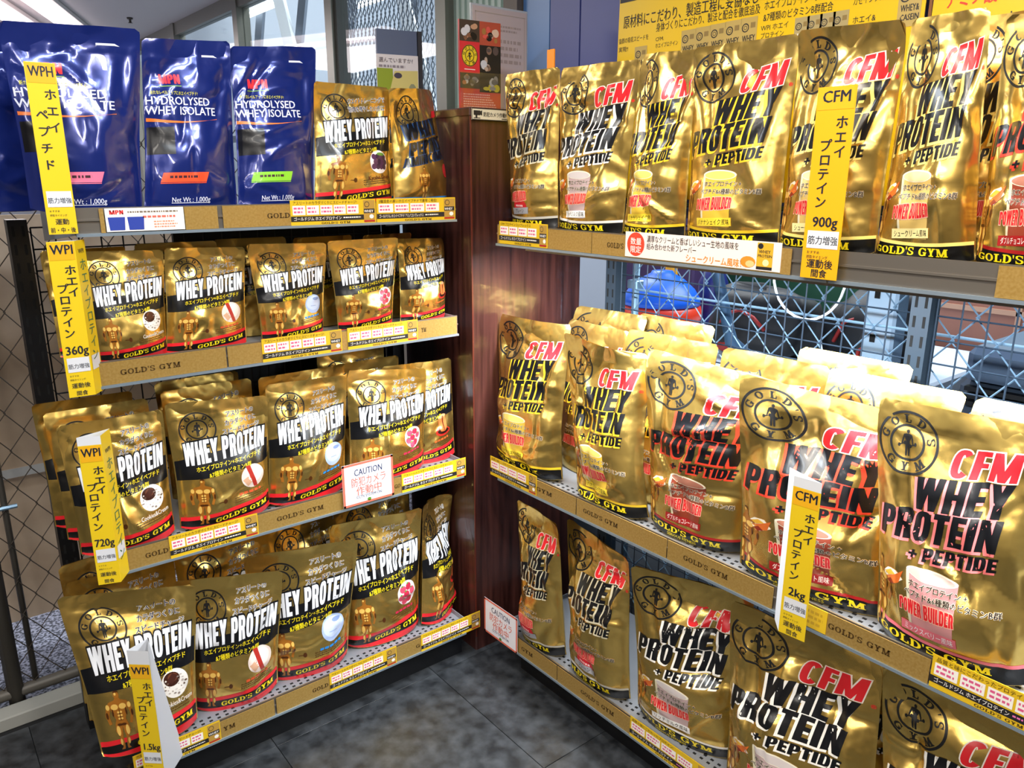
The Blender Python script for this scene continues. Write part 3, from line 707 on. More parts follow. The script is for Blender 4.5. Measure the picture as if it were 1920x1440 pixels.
# glazed partition
M_GLASS = bpy.data.materials.new('glass'); M_GLASS.use_nodes = True
n = M_GLASS.node_tree.nodes; l = M_GLASS.node_tree.links; n.remove(n['Principled BSDF'])
tr = n.new('ShaderNodeBsdfTransparent'); tr.inputs[0].default_value = (.93, .96, .95, 1); gl = n.new('ShaderNodeBsdfGlossy'); gl.inputs['Roughness'].default_value = .02
fr_ = n.new('ShaderNodeLayerWeight'); fr_.inputs[0].default_value = .5; mx = n.new('ShaderNodeMixShader')
pw = n.new('ShaderNodeMath'); pw.operation = 'POWER'; pw.inputs[1].default_value = 4; l.new(fr_.outputs['Facing'], pw.inputs[0])
ml = n.new('ShaderNodeMath'); ml.operation = 'MULTIPLY_ADD'; ml.inputs[1].default_value = .4; ml.inputs[2].default_value = .03; l.new(pw.outputs[0], ml.inputs[0])
l.new(ml.outputs[0], mx.inputs[0]); l.new(tr.outputs[0], mx.inputs[1]); l.new(gl.outputs[0], mx.inputs[2]); l.new(mx.outputs[0], n['Material Output'].inputs[0])
ys = [2.71, 3.66, 4.86, 6.07, 7.28, 8.5]
for i in range(5):
    w = structure(MB().box((1.83, ys[i] + .035, .9), (1.89, ys[i + 1] - .035, 1.0), M_FRAME).build('window_%d' % (i + 1)))
    MB().box((1.82, ys[i] - .035, .9), (1.90, ys[i] + .035, 2.48), M_FRAME).build('mullion', w)
    MB().box((1.83, ys[i] + .035, 2.40), (1.89, ys[i + 1] - .035, 2.48), M_FRAME).build('head_rail', w)
    MB().box((1.856, ys[i] + .035, 1.0), (1.864, ys[i + 1] - .035, 2.40), M_GLASS).build('pane', w)
    if i == 0:
        MB().box((1.835, 3.60, 1.0), (1.895, 3.62, 2.40), mat('dark_seal', hexc('4c4e4c'), .5)).build('seal', w)
w6 = structure(MB().box((1.86, 2.32, .9), (1.868, 2.675, 2.48), mat('frosted_pane', hexc('b4cabf'), .5)).build('window_6'))
for k in range(9): MB().box((1.853, 2.335 + k * .037, .95), (1.86, 2.352 + k * .037, 2.46), mat('frosted_rib', hexc('c0d4ca'), .4)).build('rib', w6)
structure(MB().box((1.82, 2.24, .9), (1.9, 2.315, 2.48), mat('brown_frame', hexc('6d6259'), .5)).build('trim_1'))
structure(MB().box((1.85, 2.2, 0), (1.9, 9.6, .9), M_DWALL).build('wall_low'))
# hall behind the glass: braced truss, expanded metal screen, round lamps, ceiling
M_TRUSS = mat('truss_white', hexc('c9cdd4'), .5); M_STEEL = mat('grey_steel', hexc('6e7886'), .45, .3)
tr_ = thing('hall_truss', (2.7, 4.9, 1.5), 'white diagonal roof truss in the hall behind the glass partition', 'truss')
for k in range(4):
    y = -.9 + k * .85
    MB().tube([(0, y, 0), (0, y + .8, 1.9)], .055, M_TRUSS, 4).build('brace', tr_)
    MB().tube([(.1, y + .85, 0), (.1, y + .05, 1.9)], .04, M_STEEL, 4).build('brace', tr_)
MB().box((-.06, -1.0, .25), (.06, 2.6, .30), M_STEEL).build('chord', tr_); MB().box((-.06, -1.0, 1.9), (.06, 2.6, 2.0), M_TRUSS).build('chord', tr_)
hc = structure(MB().box((1.9, 2.6, 4.5), (4.6, 9.6, 4.56), mat('hall_ceiling', hexc('7f8794'), .7)).build('ceiling.001'))
sc_ = thing('mesh_screen', (2.3, 3.35, 1.0), 'expanded metal screen hanging in the hall behind the glass', 'screen')
sw = MB(); Msc = mat('screen_metal', hexc('8b95a2'), .4, .6)
for k in range(-14, 32):
    for s in (-1, 1):
        y = k * .045; p = []
        for q in range(25): p.append((0.003 * s, y + (.0225 if (q % 2) == (s > 0) else 0), .72 + q * .034))
        if -.4 < y < 1.3: sw.tube(p, .004, Msc, 4, False)
o = sw.build('expanded_metal', sc_, kind='stuff')
MB().box((-.02, -.45, .68), (.02, 1.4, .72), M_STEEL).build('screen_frame', sc_); MB().box((-.02, -.45, 1.56), (.02, 1.4, 1.6), M_STEEL).build('screen_frame', sc_)
EM = mat('lamp_glow', (1, 1, 1), .5, emit=(.95, .98, 1), emit_s=9)
for i, (y, z, lb) in enumerate(((3.36, 1.93, 'round white lamp glowing behind the glass, nearer to the leaflet rack'), (3.16, 1.90, 'round white lamp glowing behind the glass, beside the pale frosted pane'))):
    t = thing('round_lamp', (2.55, y + .22, z), lb, 'lamp')
    MB().lathe([(.012, -.07), (.045, -.06), (.06, 0), (.045, .06), (.012, .07)], (0, 0, 0), EM, 18).build('lamp_globe', t, True)
    MB().tube([(0, 0, .07), (0, 0, 1.2)], .006, M_STEEL, 5).build('rod', t)
for i, (a, b, lb) in enumerate((((2.9, 4.55, 2.62), (2.9, 5.5, 2.62), 'long fluorescent tube on the hall ceiling behind the middle pane'), ((2.9, 3.5, 2.45), (2.9, 4.2, 2.45), 'long fluorescent tube behind the pane next to the leaflet rack'), ((2.7, 6.3, 2.75), (2.7, 7.2, 2.75), 'long fluorescent tube behind the farthest visible pane'))):
    t = thing('tube_lamp', a, lb, 'lamp'); d = Vector(b) - Vector(a)
    MB().tube([(0, 0, 0), d], .022, EM, 8).build('lamp_tube', t); MB().box((-.05, 0, .03), (.05, d.y, .07), M_STEEL).build('lamp_housing', t)
pk = mat('pink_glow', (1, .8, .82), .5, emit=(1, .86, .88), emit_s=3.2)
for i, (x, y, lb) in enumerate(((.86, 6.2, 'slanting fluorescent ceiling strip at the picture corner, farther one'), (1.10, 6.0, 'slanting fluorescent ceiling strip next to the bare ceiling field'))):
    t = thing('ceiling_strip_lamp', (x, y, 2.47), lb, 'lamp')
    rz = Matrix.Rotation(R(-22), 3, 'Z')
    MB().box((-.06, -1.0, -.05), (.06, 1.0, 0), pk, rz).build('lamp_diffuser', t); MB().box((-.08, -1.02, -.02), (.08, 1.02, .005), mat('lamp_white', hexc('e0dcd8'), .5), rz).build('lamp_housing', t)
t = thing('sprinkler', (1.545, 6.03, 2.48), 'small sprinkler head on the pale ceiling', 'sprinkler'); MB().lathe([(.02, 0), (.018, -.01), (.008, -.012), (.008, -.03), (.016, -.033)], (0, 0, 0), mat('sprinkler_metal', hexc('55504a'), .4, .6), 14).build('sprinkler_head', t, True)

# wooden cabinet in the corner
M_WOOD = mat('dark_wood', hexc('4a1f18'), .32, coat=.3)
add_noise(M_WOOD, 6, hexc('260f0d'), hexc('56302a'), 7, (9, 9, .55), .3, .75, .04)
cab = thing('corner_cabinet', (1.264, 1.751, 0), 'dark reddish wooden corner cabinet between the two racks', 'cabinet')
MB().bevbox((.002, .002, 0), (.42, .37, 1.628), .004, M_WOOD).build('cabinet_body', cab)
MB().bevbox((-.002, -.002, 1.614), (.424, .372, 1.634), .003, M_WOOD).build('cabinet_top', cab)
MB().box((.0, -.0006, .05), (.004, .002, 1.612), mat('edge_wood', hexc('5d281e'), .3)).build('edge_strip', cab)

# ------------------------------------------------------------ racks
M_BLKM = mat('black_metal', hexc('15161a'), .4, .3)
M_GRYM = mat('slate_metal', hexc('37434f'), .42, .35)
M_SHELF = mat('shelf_metal', hexc('8e9299'), .42, .3)
M_RAIL = mat('rail_metal', hexc('8c857c'), .35, .75)
M_LIP = mat('rail_lip', hexc('9fb0bf'), .3, .6)
M_GOLDSTRIP = add_noise(mat('gold_card', hexc('b08a3c'), .36, .45), 220, hexc('b08c48'), hexc('bc9a58'), 2)
M_SLOT = mat('slot_dark', hexc('050506'), .9)
K_TXT = paper('4a3412')
class Fr3:
    """frame of a rack front: along (left to right as seen), out (towards the shopper), up"""
    def __init__(s, o, along, out): s.o = Vector(o); s.a = Vector(along); s.n = Vector(out)
    def p(s, x, d, z): return s.o + s.a * x + s.n * d + Vector((0, 0, z))
    def box(s, mb, x0, x1, d0, d1, z0, z1, M):
        P = [s.p(x, d, z) for z in (z0, z1) for x, d in ((x0, d1), (x1, d1), (x1, d0), (x0, d0))]
        return mb.add(P, [(0, 3, 2, 1), (4, 5, 6, 7), (0, 1, 5, 4), (1, 2, 6, 5), (2, 3, 7, 6), (3, 0, 4, 7)], M)
FL = Fr3((0, 1.74, 0), (1, 0, 0), (0, -1, 0))      # x = world X
FR = Fr3((1.285, 0, 0), (0, -1, 0), (-1, 0, 0))    # x = -world Y
def rack_frame(name, f, posts, bays, ztop, M, label, bays_x, gridM, depth=.375):
    t = thing(name, tuple(f.p(posts[0], -depth, 0)), label, 'rack'); o = t.location
    def b(mb, nm, par=None, kind=None):
        mb.v = [tuple(Vector(p) - o) for p in mb.v]; ob = mb.build(nm, par or t)
        if kind: ob['kind'] = kind
        return ob
    for x in posts:
        p = b(f.box(MB(), x - .020, x + .020, -depth - .045, -depth, 0, ztop, M), 'upright_post')
        sl = MB()
        for k in range(int(ztop / .042)):
            for dx in (-.010, .010): f.box(sl, x + dx - .0028, x + dx + .0028, -depth - .001, -depth + .0006, .02 + k * .042, .044 + k * .042, M_SLOT)
        b(sl, 'slots', p, 'stuff')
    for x0, x1 in bays_x:
        g = MB(); d = -depth - .02
        nx = int(round((x1 - x0) / .05)); nz = int(round((ztop - .1) / .05))
        for k in range(nx + 1):
            x = x0 + (x1 - x0) * k / nx; g.tube([f.p(x, d, .08), f.p(x, d, ztop - .02)], .0019, gridM, 4, False)
        for k in range(nz + 1):
            z = .08 + (ztop - .1) * k / nz; g.tube([f.p(x0, d - .003, z), f.p(x1, d - .003, z)], .0019, gridM, 4, False)
        b(g, 'wire_grid', kind='stuff')
        b(f.box(MB(), x0 - .02, x1 + .02, -.05, -.035, 0, .092, M_BLKM), 'kick_plate')
        b(f.box(MB(), x0 - .02, x1 + .02, -.365, -.355, 0, .092, M_BLKM), 'kick_plate')
    return t
rack_frame('display_rack_frame', FL, (.248, 1.235), 0, 1.36, M_BLKM, 'black slotted frame of the rack holding whey pouches beside the wire fence', [(.275, 1.205)], M_BLKM)
rack_frame('display_rack_frame', FR, (-1.60, -.71, .18), 0, 1.60, M_GRYM, 'slate grey slotted frame of the rack in front of the gym fence', [(-1.575, -.735), (-.685, .155)], mat('grid_wire', hexc('2e3c4c'), .45, .3))

def shelf(name, f, x0, x1, zb, inserts, label, texts=(), zs=None, brackets=(1, 1), lit=None):
    """shelf board with a price rail at the front; inserts are gold card strips in the rail"""
    zs = zs or zb + .04
    t = thing(name, tuple(f.p(x0, 0, zb)), label, 'shelf', 'shelves of the two racks'); o = t.location
    def b(mb, nm, par=None, kind=None):
        mb.v = [tuple(Vector(p) - o) for p in mb.v]; ob = mb.build(nm, par or t)
        if kind: ob['kind'] = kind
        return ob
    b(f.box(MB(), x0, x1, -.372, -.004, zs - .022, zs - .001, M_SHELF), 'shelf_board')
    ho = MB()
    for k in range(int((x1 - x0) / .02)):
        for d in (-.035, -.05): f.box(ho, x0 + .01 + k * .02, x0 + .018 + k * .02, d - .003, d + .003, zs - .0012, zs - .0004, M_SLOT)
    b(ho, 'board_holes', kind='stuff')
    rl = MB(); f.box(rl, x0, x1, -.004, 0, zb, zb + .053, M_RAIL); f.box(rl, x0, x1, 0, .003, zb + .027, zb + .031, M_RAIL)
    rail = b(rl, 'price_rail'); rl2 = MB(); f.box(rl2, x0, x1, 0, .007, zb - .003, zb + .003, M_LIP); b(rl2, 'rail_lip', rail)
    for a0, a1 in inserts: b(f.box(MB(), a0, a1, .0032, .0044, zb + .0035, zb + .051, M_GOLDSTRIP), 'gold_strip', rail)
    for a0, a1, tx in texts:
        sh = Sheet(); sh.part = 'strip_lettering'; sh.block(tx, 0, 0, a1 - a0, .0115, K_TXT, 1, font=SRF, gap=.12)
        O = f.p(a0, .0046, zb + .021) - o; sheet_on_plane(sh, rail, O, f.a, (0, 0, 1), .0001)
    for s, x in ((0, x0), (1, x1)):
        if brackets[s]:
            e = .0025 if s else -.0025; P = [(x, -.004, zb), (x, -.375, zs - .075), (x, -.375, zs + .012), (x, -.004, zs + .012)]
            V = [f.p(*p) for p in P] + [f.p(p[0] + e, p[1], p[2]) for p in P]
            b(MB().add(V, [(0, 1, 2, 3), (7, 6, 5, 4), (0, 4, 5, 1), (1, 5, 6, 2), (2, 6, 7, 3), (3, 7, 4, 0)], M_SHELF), 'shelf_bracket')
    return t
GG = "GOLD'S GYM"
shelf('display_shelf', FL, .30, 1.205, 1.344, [(.345, .353), (.508, .577), (.588, 1.20)], 'topmost shelf of the black rack, blue and gold pouches on it', [(.687, .757, "GOLD'S"), (.79, .85, GG), (1.02, 1.08, GG)], 1.385)
shelf('display_shelf', FL, .30, 1.205, 1.034, [(.30, .566), (.570, 1.20)], 'second shelf of the black rack, smallest gold pouches on it', [(.345, .466, GG), (1.085, 1.10, 'YM')], 1.072)
shelf('display_shelf', FL, .30, 1.215, .611, [(.30, .60), (.603, .90), (.903, 1.21)], 'third shelf of the black rack with caution card on its rail', [(.346, .41, "GOLD'S"), (.651, .775, GG), (.985, 1.003, 'GO')], .648)
shelf('display_shelf', FL, .30, 1.215, .092, [(.30, .603), (.609, .91), (.913, 1.21)], 'lowest shelf of the black rack close to the dark floor', [(.47, .50, 'YM'), (.709, .755, "GOLD"), (1.035, 1.048, 'G')], .128)
shelf('display_shelf', FR, -1.66, -.712, 1.282, [(-1.655, -1.30), (-1.298, -.785)], 'topmost shelf of the slate rack, under the yellow poster', [(-1.249, -1.16, GG)], 1.322)
shelf('display_shelf', FR, -.708, .18, 1.282, [(-.445, .17)], 'topmost shelf of the slate rack, nearest end with mostly bare rail', [(-.30, -.18, GG)], 1.322)
shelf('display_shelf', FR, -1.655, -.712, .612, [(-1.65, -1.33), (-1.327, -1.03), (-1.027, -.755)], 'middle shelf of the slate rack with large pouches, wooden cabinet end', [(-1.485, -1.422, "GYM"), (-1.302, -1.182, GG), (-.981, -.863, GG)], .652)
shelf('display_shelf', FR, -.708, .18, .612, [(-.66, -.45), (-.447, -.15), (-.147, .17)], 'middle shelf of the slate rack, end nearest to the camera', [(-.635, -.517, GG)], .652)
shelf('display_shelf', FR, -1.655, -.712, .085, [(-1.65, -1.39), (-1.387, -1.08), (-1.077, -.72)], 'lowest shelf of the slate rack beside the caution card', [(-1.545, -1.494, 'GYM'), (-1.292, -1.169, GG), (-.90, -.78, GG)], .125)
shelf('display_shelf', FR, -.708, .18, .085, [(-.70, -.4)], 'lowest shelf of the slate rack, end nearest to the camera', [], .125)
# LED bar that lights the middle shelf
t = thing('led_bar', (1.335, .68, 1.281), 'slim LED bar mounted under the top shelf of the slate rack', 'lamp')
MB().box((-.02, -.72, -.012), (.02, .90, 0), M_RAIL).build('led_housing', t)

# ------------------------------------------------------------ cards and signs
CY = paper('dcb41e'); CW = paper('f2ece4'); CK = paper('222022'); CP = paper('f0c8d0'); CO = paper('e0a010')
gpc = 'price cards on the shelf rails'
def price_card(f, x0, x1, zc, h, label, seed, lead='アスリートのカラダづくりにスピードチャージ!', name='ゴールドジム ホエイプロテイン', ptone='b08a3c', n=5, tilt=0.0, title='WHEY', d=.0062, pink=False):
    w = x1 - x0
    t = thing('price_card', tuple(f.p(x0, d, zc)), label, 'card', gpc)
    V = [f.a * 0, f.a * w, f.a * w + Vector((0, 0, h)), Vector((0, 0, h))]; th = f.n * .0012
    MB().add([v for v in V] + [v - th for v in V], [(0, 1, 2, 3), (7, 6, 5, 4), (0, 4, 5, 1), (1, 5, 6, 2), (2, 6, 7, 3), (3, 7, 4, 0)], CY).build('card_sheet', t)
    s = Sheet(); s.part = 'card_print'; W = w
    s.text(lead, .006, h * .83, h * .15, paper('5a4410'), 2, .01, 'L', W * .74, 1)
    bw = W * .78 / n
    for k in range(n):
        s.rect(.005 + k * bw, h * .42, .005 + k * bw + bw * .9, h * .78, CW, 2); scribble(s, .005 + k * bw + bw * .08, h * .46, .005 + k * bw + bw * .84, h * .75, paper('d85a86'), 2, 3, seed + k)
    s.rect(0, h * .16, W * .86, h * .37, CK, 2); s.text(name, .006, h * .205, h * .16, CW, 3, .01, 'L', W * .55, 1)
    scribble(s, W * .60, h * .22, W * .82, h * .32, paper('e070b0') if pink else CW, 1, 3, seed)
    s.block(GG, W * .34, h * .035, W * .34, h * .085, K_TXT, 2, font=SRF, gap=.12)
    px0, px1 = W * .85, W * .985
    s.part = 'pouch_picture'; s.poly([(px0, h * .06), (px1, h * .06), (px1 + W * .004, h * .95), (px0 - W * .004, h * .95)], paper(ptone), 4)
    s.ell(px0 + (px1 - px0) * .3, h * .78, (px1 - px0) * .24, h * .12, CK, 5, 12); s.ell(px0 + (px1 - px0) * .3, h * .78, (px1 - px0) * .19, h * .095, paper(ptone), 6, 12)
    s.rect(px0, h * .42, px1, h * .60, CK, 5); s.text(title, px0 + .001, h * .45, h * .15, CW, 6, .02, 'L', (px1 - px0) * .9, 1); s.ell(px0 + (px1 - px0) * .7, h * .28, (px1 - px0) * .2, h * .09, CW, 5, 10); s.rect(px0, h * .06, px1, h * .13, paper('b02020'), 5)
    sheet_on_plane(s, t, th * 0, f.a, (0, 0, 1), .0002)
    return t
zl = {1: 1.344, 2: 1.034, 3: .611, 4: .092}
price_card(FL, .742, .962, 1.346, .058, 'yellow price card below the grape pouch on the top rail', 1)
price_card(FL, .965, 1.20, 1.346, .058, 'yellow price card at the cabinet end of the top rail', 2, '3種混合の高いホエイペプチドで素早く吸収!', 'ゴールドジム ホエイペプチド アミノコンプレックス', n=4)
price_card(FL, .649, .852, 1.036, .056, 'yellow price card below the pale blue circle pouch, second shelf', 3)
price_card(FL, .868, 1.073, 1.036, .056, 'yellow price card below the strawberry pouch on the second shelf', 4)
price_card(FL, .398, .603, .613, .056, 'yellow price card on third shelf rail, under the red ribbon pouch', 5)
price_card(FL, 1.007, 1.222, .613, .056, 'yellow price card between caution card and cabinet, third shelf', 6)
price_card(FL, .262, .463, .094, .056, 'yellow price card behind the folded sign on the lowest shelf', 7)
price_card(FL, .759, .968, .094, .056, 'yellow price card in the middle of the lowest black rack rail', 8)
price_card(FL, 1.052, 1.268, .094, .056, 'yellow price card sticking out at the corner end, lowest rail', 9)
price_card(FR, -1.645, -1.452, 1.286, .058, 'yellow price card at the cabinet end of the upper slate shelf', 10, 'CFM プロテインコンプレックス', 'ゴールドジム ホエイプロテイン', n=4)
price_card(FR, -1.69, -1.483, .616, .058, 'yellow price card under the outer banana pouch, middle slate shelf', 11, '品質と味にこだわったプロテイン!', n=4)
price_card(FR, -.447, -.235, .616, .062, 'yellow price card under the mixed berry pouch', 12, '品質と味にこだわったプロテイン!', n=4, pink=True)
price_card(FR, -1.111, -.86, .088, .058, 'yellow price card on the lowest rail of the slate rack', 13, '品質と味にこだわったプロテイン!', n=4, pink=True)
def flat_card(name, f, x0, x1, z0, z1, d, col, label, cat='card', th=.0012, skew=0.0):
    t = thing(name, tuple(f.p(x0, d, z0)), label, cat)
    w, h = x1 - x0, z1 - z0; V = [f.a * 0, f.a * w, f.a * (w + skew) + Vector((0, 0, h)), f.a * skew + Vector((0, 0, h))]; tn = f.n * th
    MB().add([v for v in V] + [v - tn for v in V], [(0, 1, 2, 3), (7, 6, 5, 4), (0, 4, 5, 1), (1, 5, 6, 2), (2, 6, 7, 3), (3, 7, 4, 0)], col).build('card_sheet', t)
    return t, w, h
# white card of the blue pouches
t, w, h = flat_card('price_card', FL, .355, .506, 1.349, 1.395, .006, CW, 'white price card with blue pouch pictures on the top rail')
s = Sheet(); s.part = 'card_print'; s.block('MPN', .008, h * .74, .026, h * .18, paper('d83030'), 2); scribble(s, .042, h * .76, .145, h * .9, paper('7a6a5a'), 1, 2, 4); scribble(s, .07, h * .52, .145, h * .70, paper('d86a5a'), 1, 2, 5); scribble(s, .09, h * .1, .14, h * .45, paper('e09070'), 3, 2, 6)
s.part = 'pouch_picture'
for k in range(2): s.poly([(.006 + k * .036, h * .06), (.034 + k * .036, h * .06), (.036 + k * .036, h * .62), (.004 + k * .036, h * .62)], paper('2a3f9a'), 2)
sheet_on_plane(s, t, (0, 0, 0), FL.a, (0, 0, 1), .0002)
# new flavour card
t, w, h = flat_card('promotion_card', FR, -1.192, -.805, 1.288, 1.342, .006, paper('efe0d8'), 'white new flavour card with red dot under the upper pouches')
s = Sheet(); s.part = 'card_print'; kk = paper('35281f')
s.ell(.031, h * .52, .025, h * .47, paper('e0442c'), 2); s.text('数量', .031, h * .52, h * .30, CW, 3, .015, 'C', .04); s.text('限定', .031, h * .20, h * .30, CW, 3, .015, 'C', .04)
s.text('濃厚なクリームと香ばしいシュー生地の風味を', .062, h * .66, h * .29, kk, 2, .01, 'L', .232); s.text('組み合わせた新フレーバー', .062, h * .38, h * .27, kk, 2, .01, 'L', .132); s.text('シュークリーム風味！', .168, h * .06, h * .32, paper('e88a24'), 2, .03, 'L', .135)
s.ell(.317, h * .26, .017, h * .2, paper('d88a28'), 2, 14); s.ell(.322, h * .2, .01, h * .12, paper('f0c080'), 3, 10)
s.part = 'pouch_picture'; s.rect(.336, h * .04, .370, h * .96, paper('d6a62a'), 2); s.rect(.336, h * .04, .370, h * .14, CK, 3); s.ell(.343, h * .84, .006, h * .1, CK, 3, 10); s.text('WHEY', .340, h * .60, h * .16, CK, 3, .03, 'L', .028); s.text('PROTEIN', .338, h * .46, h * .14, CK, 3, .03, 'L', .031); s.ell(.356, h * .28, .007, h * .12, paper('f0e0a0'), 3, 10)
sheet_on_plane(s, t, (0, 0, 0), FR.a, (0, 0, 1), .0002)
def caution(f, x0, x1, z0, z1, d, label, skew=0):
    t, w, h = flat_card('caution_card', f, x0, x1, z0, z1, d, paper('eceaf2'), label, skew=skew)
    s = Sheet(); s.part = 'card_print'; rd = paper('e0705a'); bl = paper('24305a')
    b = .006
    for a in ((0, 0, w, b), (0, h - b, w, h), (0, 0, b, h), (w - b, 0, w, h)): s.rect(*a, rd, 2)
    s.text('CAUTION', w / 2, h * .70, h * .22, bl, 2, .012, 'C', w * .55); s.text('防犯カメラ', w / 2, h * .46, h * .24, rd, 2, .012, 'C', w * .68); s.text('作動中', w / 2, h * .24, h * .23, rd, 2, .012, 'C', w * .5); s.text('CCTV SYSTEM ON', w / 2, h * .15, h * .095, bl, 2, .01, 'C', w * .5); s.ell(w / 2, h * .075, .006, .005, paper('5a8a2a'), 2, 10)
    sheet_on_plane(s, t, (0, 0, 0), f.a, (0, 0, 1), .0002)
caution(FL, .828, .978, .619, .736, .012, 'white caution card with red border on the third rail')
caution(FR, -1.717, -1.556, .088, .205, .012, 'white caution card with red border at the lowest slate shelf')
# camera notice on the cabinet
t, w, h = flat_card('camera_notice', FL, 1.266, 1.392, 1.602, 1.632, -.0055, paper('d8d0b8'), 'small black and cream camera notice on the cabinet front', 'sign')
s = Sheet(); s.part = 'card_print'
for a in ((0, 0, w, .002), (0, h - .002, w, h), (0, 0, .002, h), (w - .002, 0, w, h)): s.rect(*a, CK, 1)
s.rect(.006, .012, .028, .024, CK, 2); s.rect(.012, .006, .018, .013, CK, 2); s.poly([(.028, .014), (.034, .011), (.034, .025), (.028, .022)], CK, 2); s.text('防犯カメラ作動中', .038, .010, .013, CK, 2, .03, 'L', .085); s.rect(.006, .004, .028, .006, CK, 2); s.rect(.100, .004, .122, .006, CK, 2)
sheet_on_plane(s, t, (0, 0, 0), FL.a, (0, 0, 1), .0002)
# upright folded signs
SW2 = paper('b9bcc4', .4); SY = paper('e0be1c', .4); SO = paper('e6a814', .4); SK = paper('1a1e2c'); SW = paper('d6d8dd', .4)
def sign(label, head, col1, col2, gram, foot, A, B, C, z0, z1, Ct=None, topwhite=0.0, side_print=True, warm=False, p1=.0215, p2=.022, es=.021):
    """tall three-sided paper sign; A-B is the printed front, C the third fold"""
    A, B, C = (np.array((*p, 0), float) for p in (A, B, C)); Ct = C if Ct is None else np.array((*Ct, 0), float)
    t = thing('shelf_sign', tuple(A + (0, 0, z0)), label, 'sign', 'tall yellow signs on the shelf ends')
    h = z1 - z0; up = np.array((0, 0, h)); a, b, c, ct = A - A, B - A, C - A, Ct - A
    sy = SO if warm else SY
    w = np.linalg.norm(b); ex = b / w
    MB().add([a, b, b + up * (1 - topwhite), a + up * (1 - topwhite)], [(0, 1, 2, 3)], sy).build('front_panel', t)
    if topwhite: MB().add([a + up * (1 - topwhite), b + up * (1 - topwhite), b + up, a + up], [(0, 1, 2, 3)], SW).build('top_flap', t)
    MB().add([b, c, ct + up, b + up], [(0, 1, 2, 3)], SY if side_print else SW2).build('side_panel', t)
    MB().add([c, a, a + up, ct + up], [(0, 1, 2, 3)], SW).build('side_panel', t)
    s = Sheet(); s.part = 'sign_lettering'; H = h * (1 - topwhite)
    s.part = 'sign_header'; s.rect(.002, H * .885, w - .002, H * .995, paper('e4a81a', .4), 1); s.part = 'sign_lettering'
    s.text(head, w / 2, H * .922, .026, SK, 3, .03, 'C', w * .80)
    e = es
    s.part = 'sign_lettering#1'; s.vtext(col1, w * .70, H * .865, e, SK, 3, .03, p1); s.part = 'sign_lettering#2'; s.vtext(col2, w * .34, H * .75, e, SK, 3, .03, p2)
    s.part = 'sign_lettering#3'
    if gram: s.text(gram, w * .53, H * .282, .024, SK, 3, .03, 'C', w * .86)
    s.part = 'white_box'; s.rect(w * .10, H * .165, w * .94, H * .26, SW, 2); s.part = 'sign_lettering#4'
    s.text('筋力増強', w * .52, H * .19, w * .23, SK, 3, .015, 'C', w * .8)
    s.part = 'sign_lettering#5'; s.text('おすすめ', w * .12, H * .135, w * .09, SK, 3, .0, 'L', w * .4, 1); s.text('摂取タイミング:', w * .12, H * .110, w * .09, SK, 3, .0, 'L', w * .6, 1)
    s.part = 'sign_lettering#6'; s.text(foot[0], w * .5, H * .062, w * .24, SK, 3, .02, 'C', w * .8); s.text(foot[1], w * .5, H * .012, w * .22, SK, 3, .02, 'C', w * .86)
    sheet_on_plane(s, t, a, ex, (0, 0, 1), .0003)
    if side_print:
        c2 = c - b; w2 = np.linalg.norm(c2); s = Sheet(); s.part = 'side_lettering'; s.vtext('ホエイ' + col2, w2 * .5, H * .9, w2 * .62, paper('3a6a4a'), 2, .02); s.rect(w2 * .1, H * .165, w2 * .9, H * .26, SW, 1); s.text(head, w2 * .5, H * .92, w2 * .3, SK, 2, .02, 'C', w2 * .8)
        sheet_on_plane(s, t, b, c2 / w2, (0, 0, 1), .0003)
PR = 'プロテイン'
sign('tall yellow paper sign reading WPH in front of the blue pouches', 'WPH', 'ホエイ', 'ペプチド', '', ('運動', '前・中・後'), (.252, 1.725), (.302, 1.725), (.277, 1.765), 1.349, 1.658, p1=.029, p2=.030)
sign('tall yellow WPI 360g sign at the end of the second shelf', 'WPI', 'ホエイ', PR, '360g', ('運動後', '間食'), (.243, 1.715), (.290, 1.712), (.314, 1.746), 1.028, 1.336)
sign('tall yellow WPI 720g sign at the end of the third shelf', 'WPI', 'ホエイ', PR, '720g', ('運動後', '間食'), (.243, 1.71), (.284, 1.695), (.310, 1.735), .613, .945, topwhite=.055)
sign('tall yellow WPI sign with spreading white side at the lowest shelf', 'WPI', 'ホエイ', PR, '1.5kg', ('運動後', '間食'), (.276, 1.70), (.312, 1.668), (.375, 1.74), .098, .445, Ct=(.325, 1.72), topwhite=.10, side_print=False)
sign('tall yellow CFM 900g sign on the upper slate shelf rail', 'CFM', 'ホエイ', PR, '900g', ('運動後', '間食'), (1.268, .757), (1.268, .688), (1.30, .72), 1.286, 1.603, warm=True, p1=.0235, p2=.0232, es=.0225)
sign('tall yellow CFM 2kg sign with white top on the middle slate shelf', 'CFM', 'ホエイ', PR, '2kg', ('運動後', '間食'), (1.245, .715), (1.25, .662), (1.278, .745), .60, .925, topwhite=.06, side_print=False)
# yellow tag next to the CFM 2kg sign
t, w, h = flat_card('price_tag', FR, -.69, -.638, .617, .664, .006, CY, 'small yellow tag beside the CFM 2kg sign')
s = Sheet(); s.part = 'card_print'; scribble(s, .008, .006, .045, .04, paper('c09818'), 3, 1, 3); sheet_on_plane(s, t, (0, 0, 0), FR.a, (0, 0, 1), .0002)
t = thing('orange_tag', (1.40, 1.585, 1.70), 'slim orange plastic tag standing up behind the upper pouches', 'tag'); MB().bevbox((-.003, -.013, 0), (.003, .013, .068), .001, mat('orange_plastic', hexc('f09018'), .4)).build('tag_body', t)
MB().box((-.002, -.004, -.38), (.002, .004, .002), mat('orange_plastic', hexc('f09018'), .4)).build('tag_stem', t)
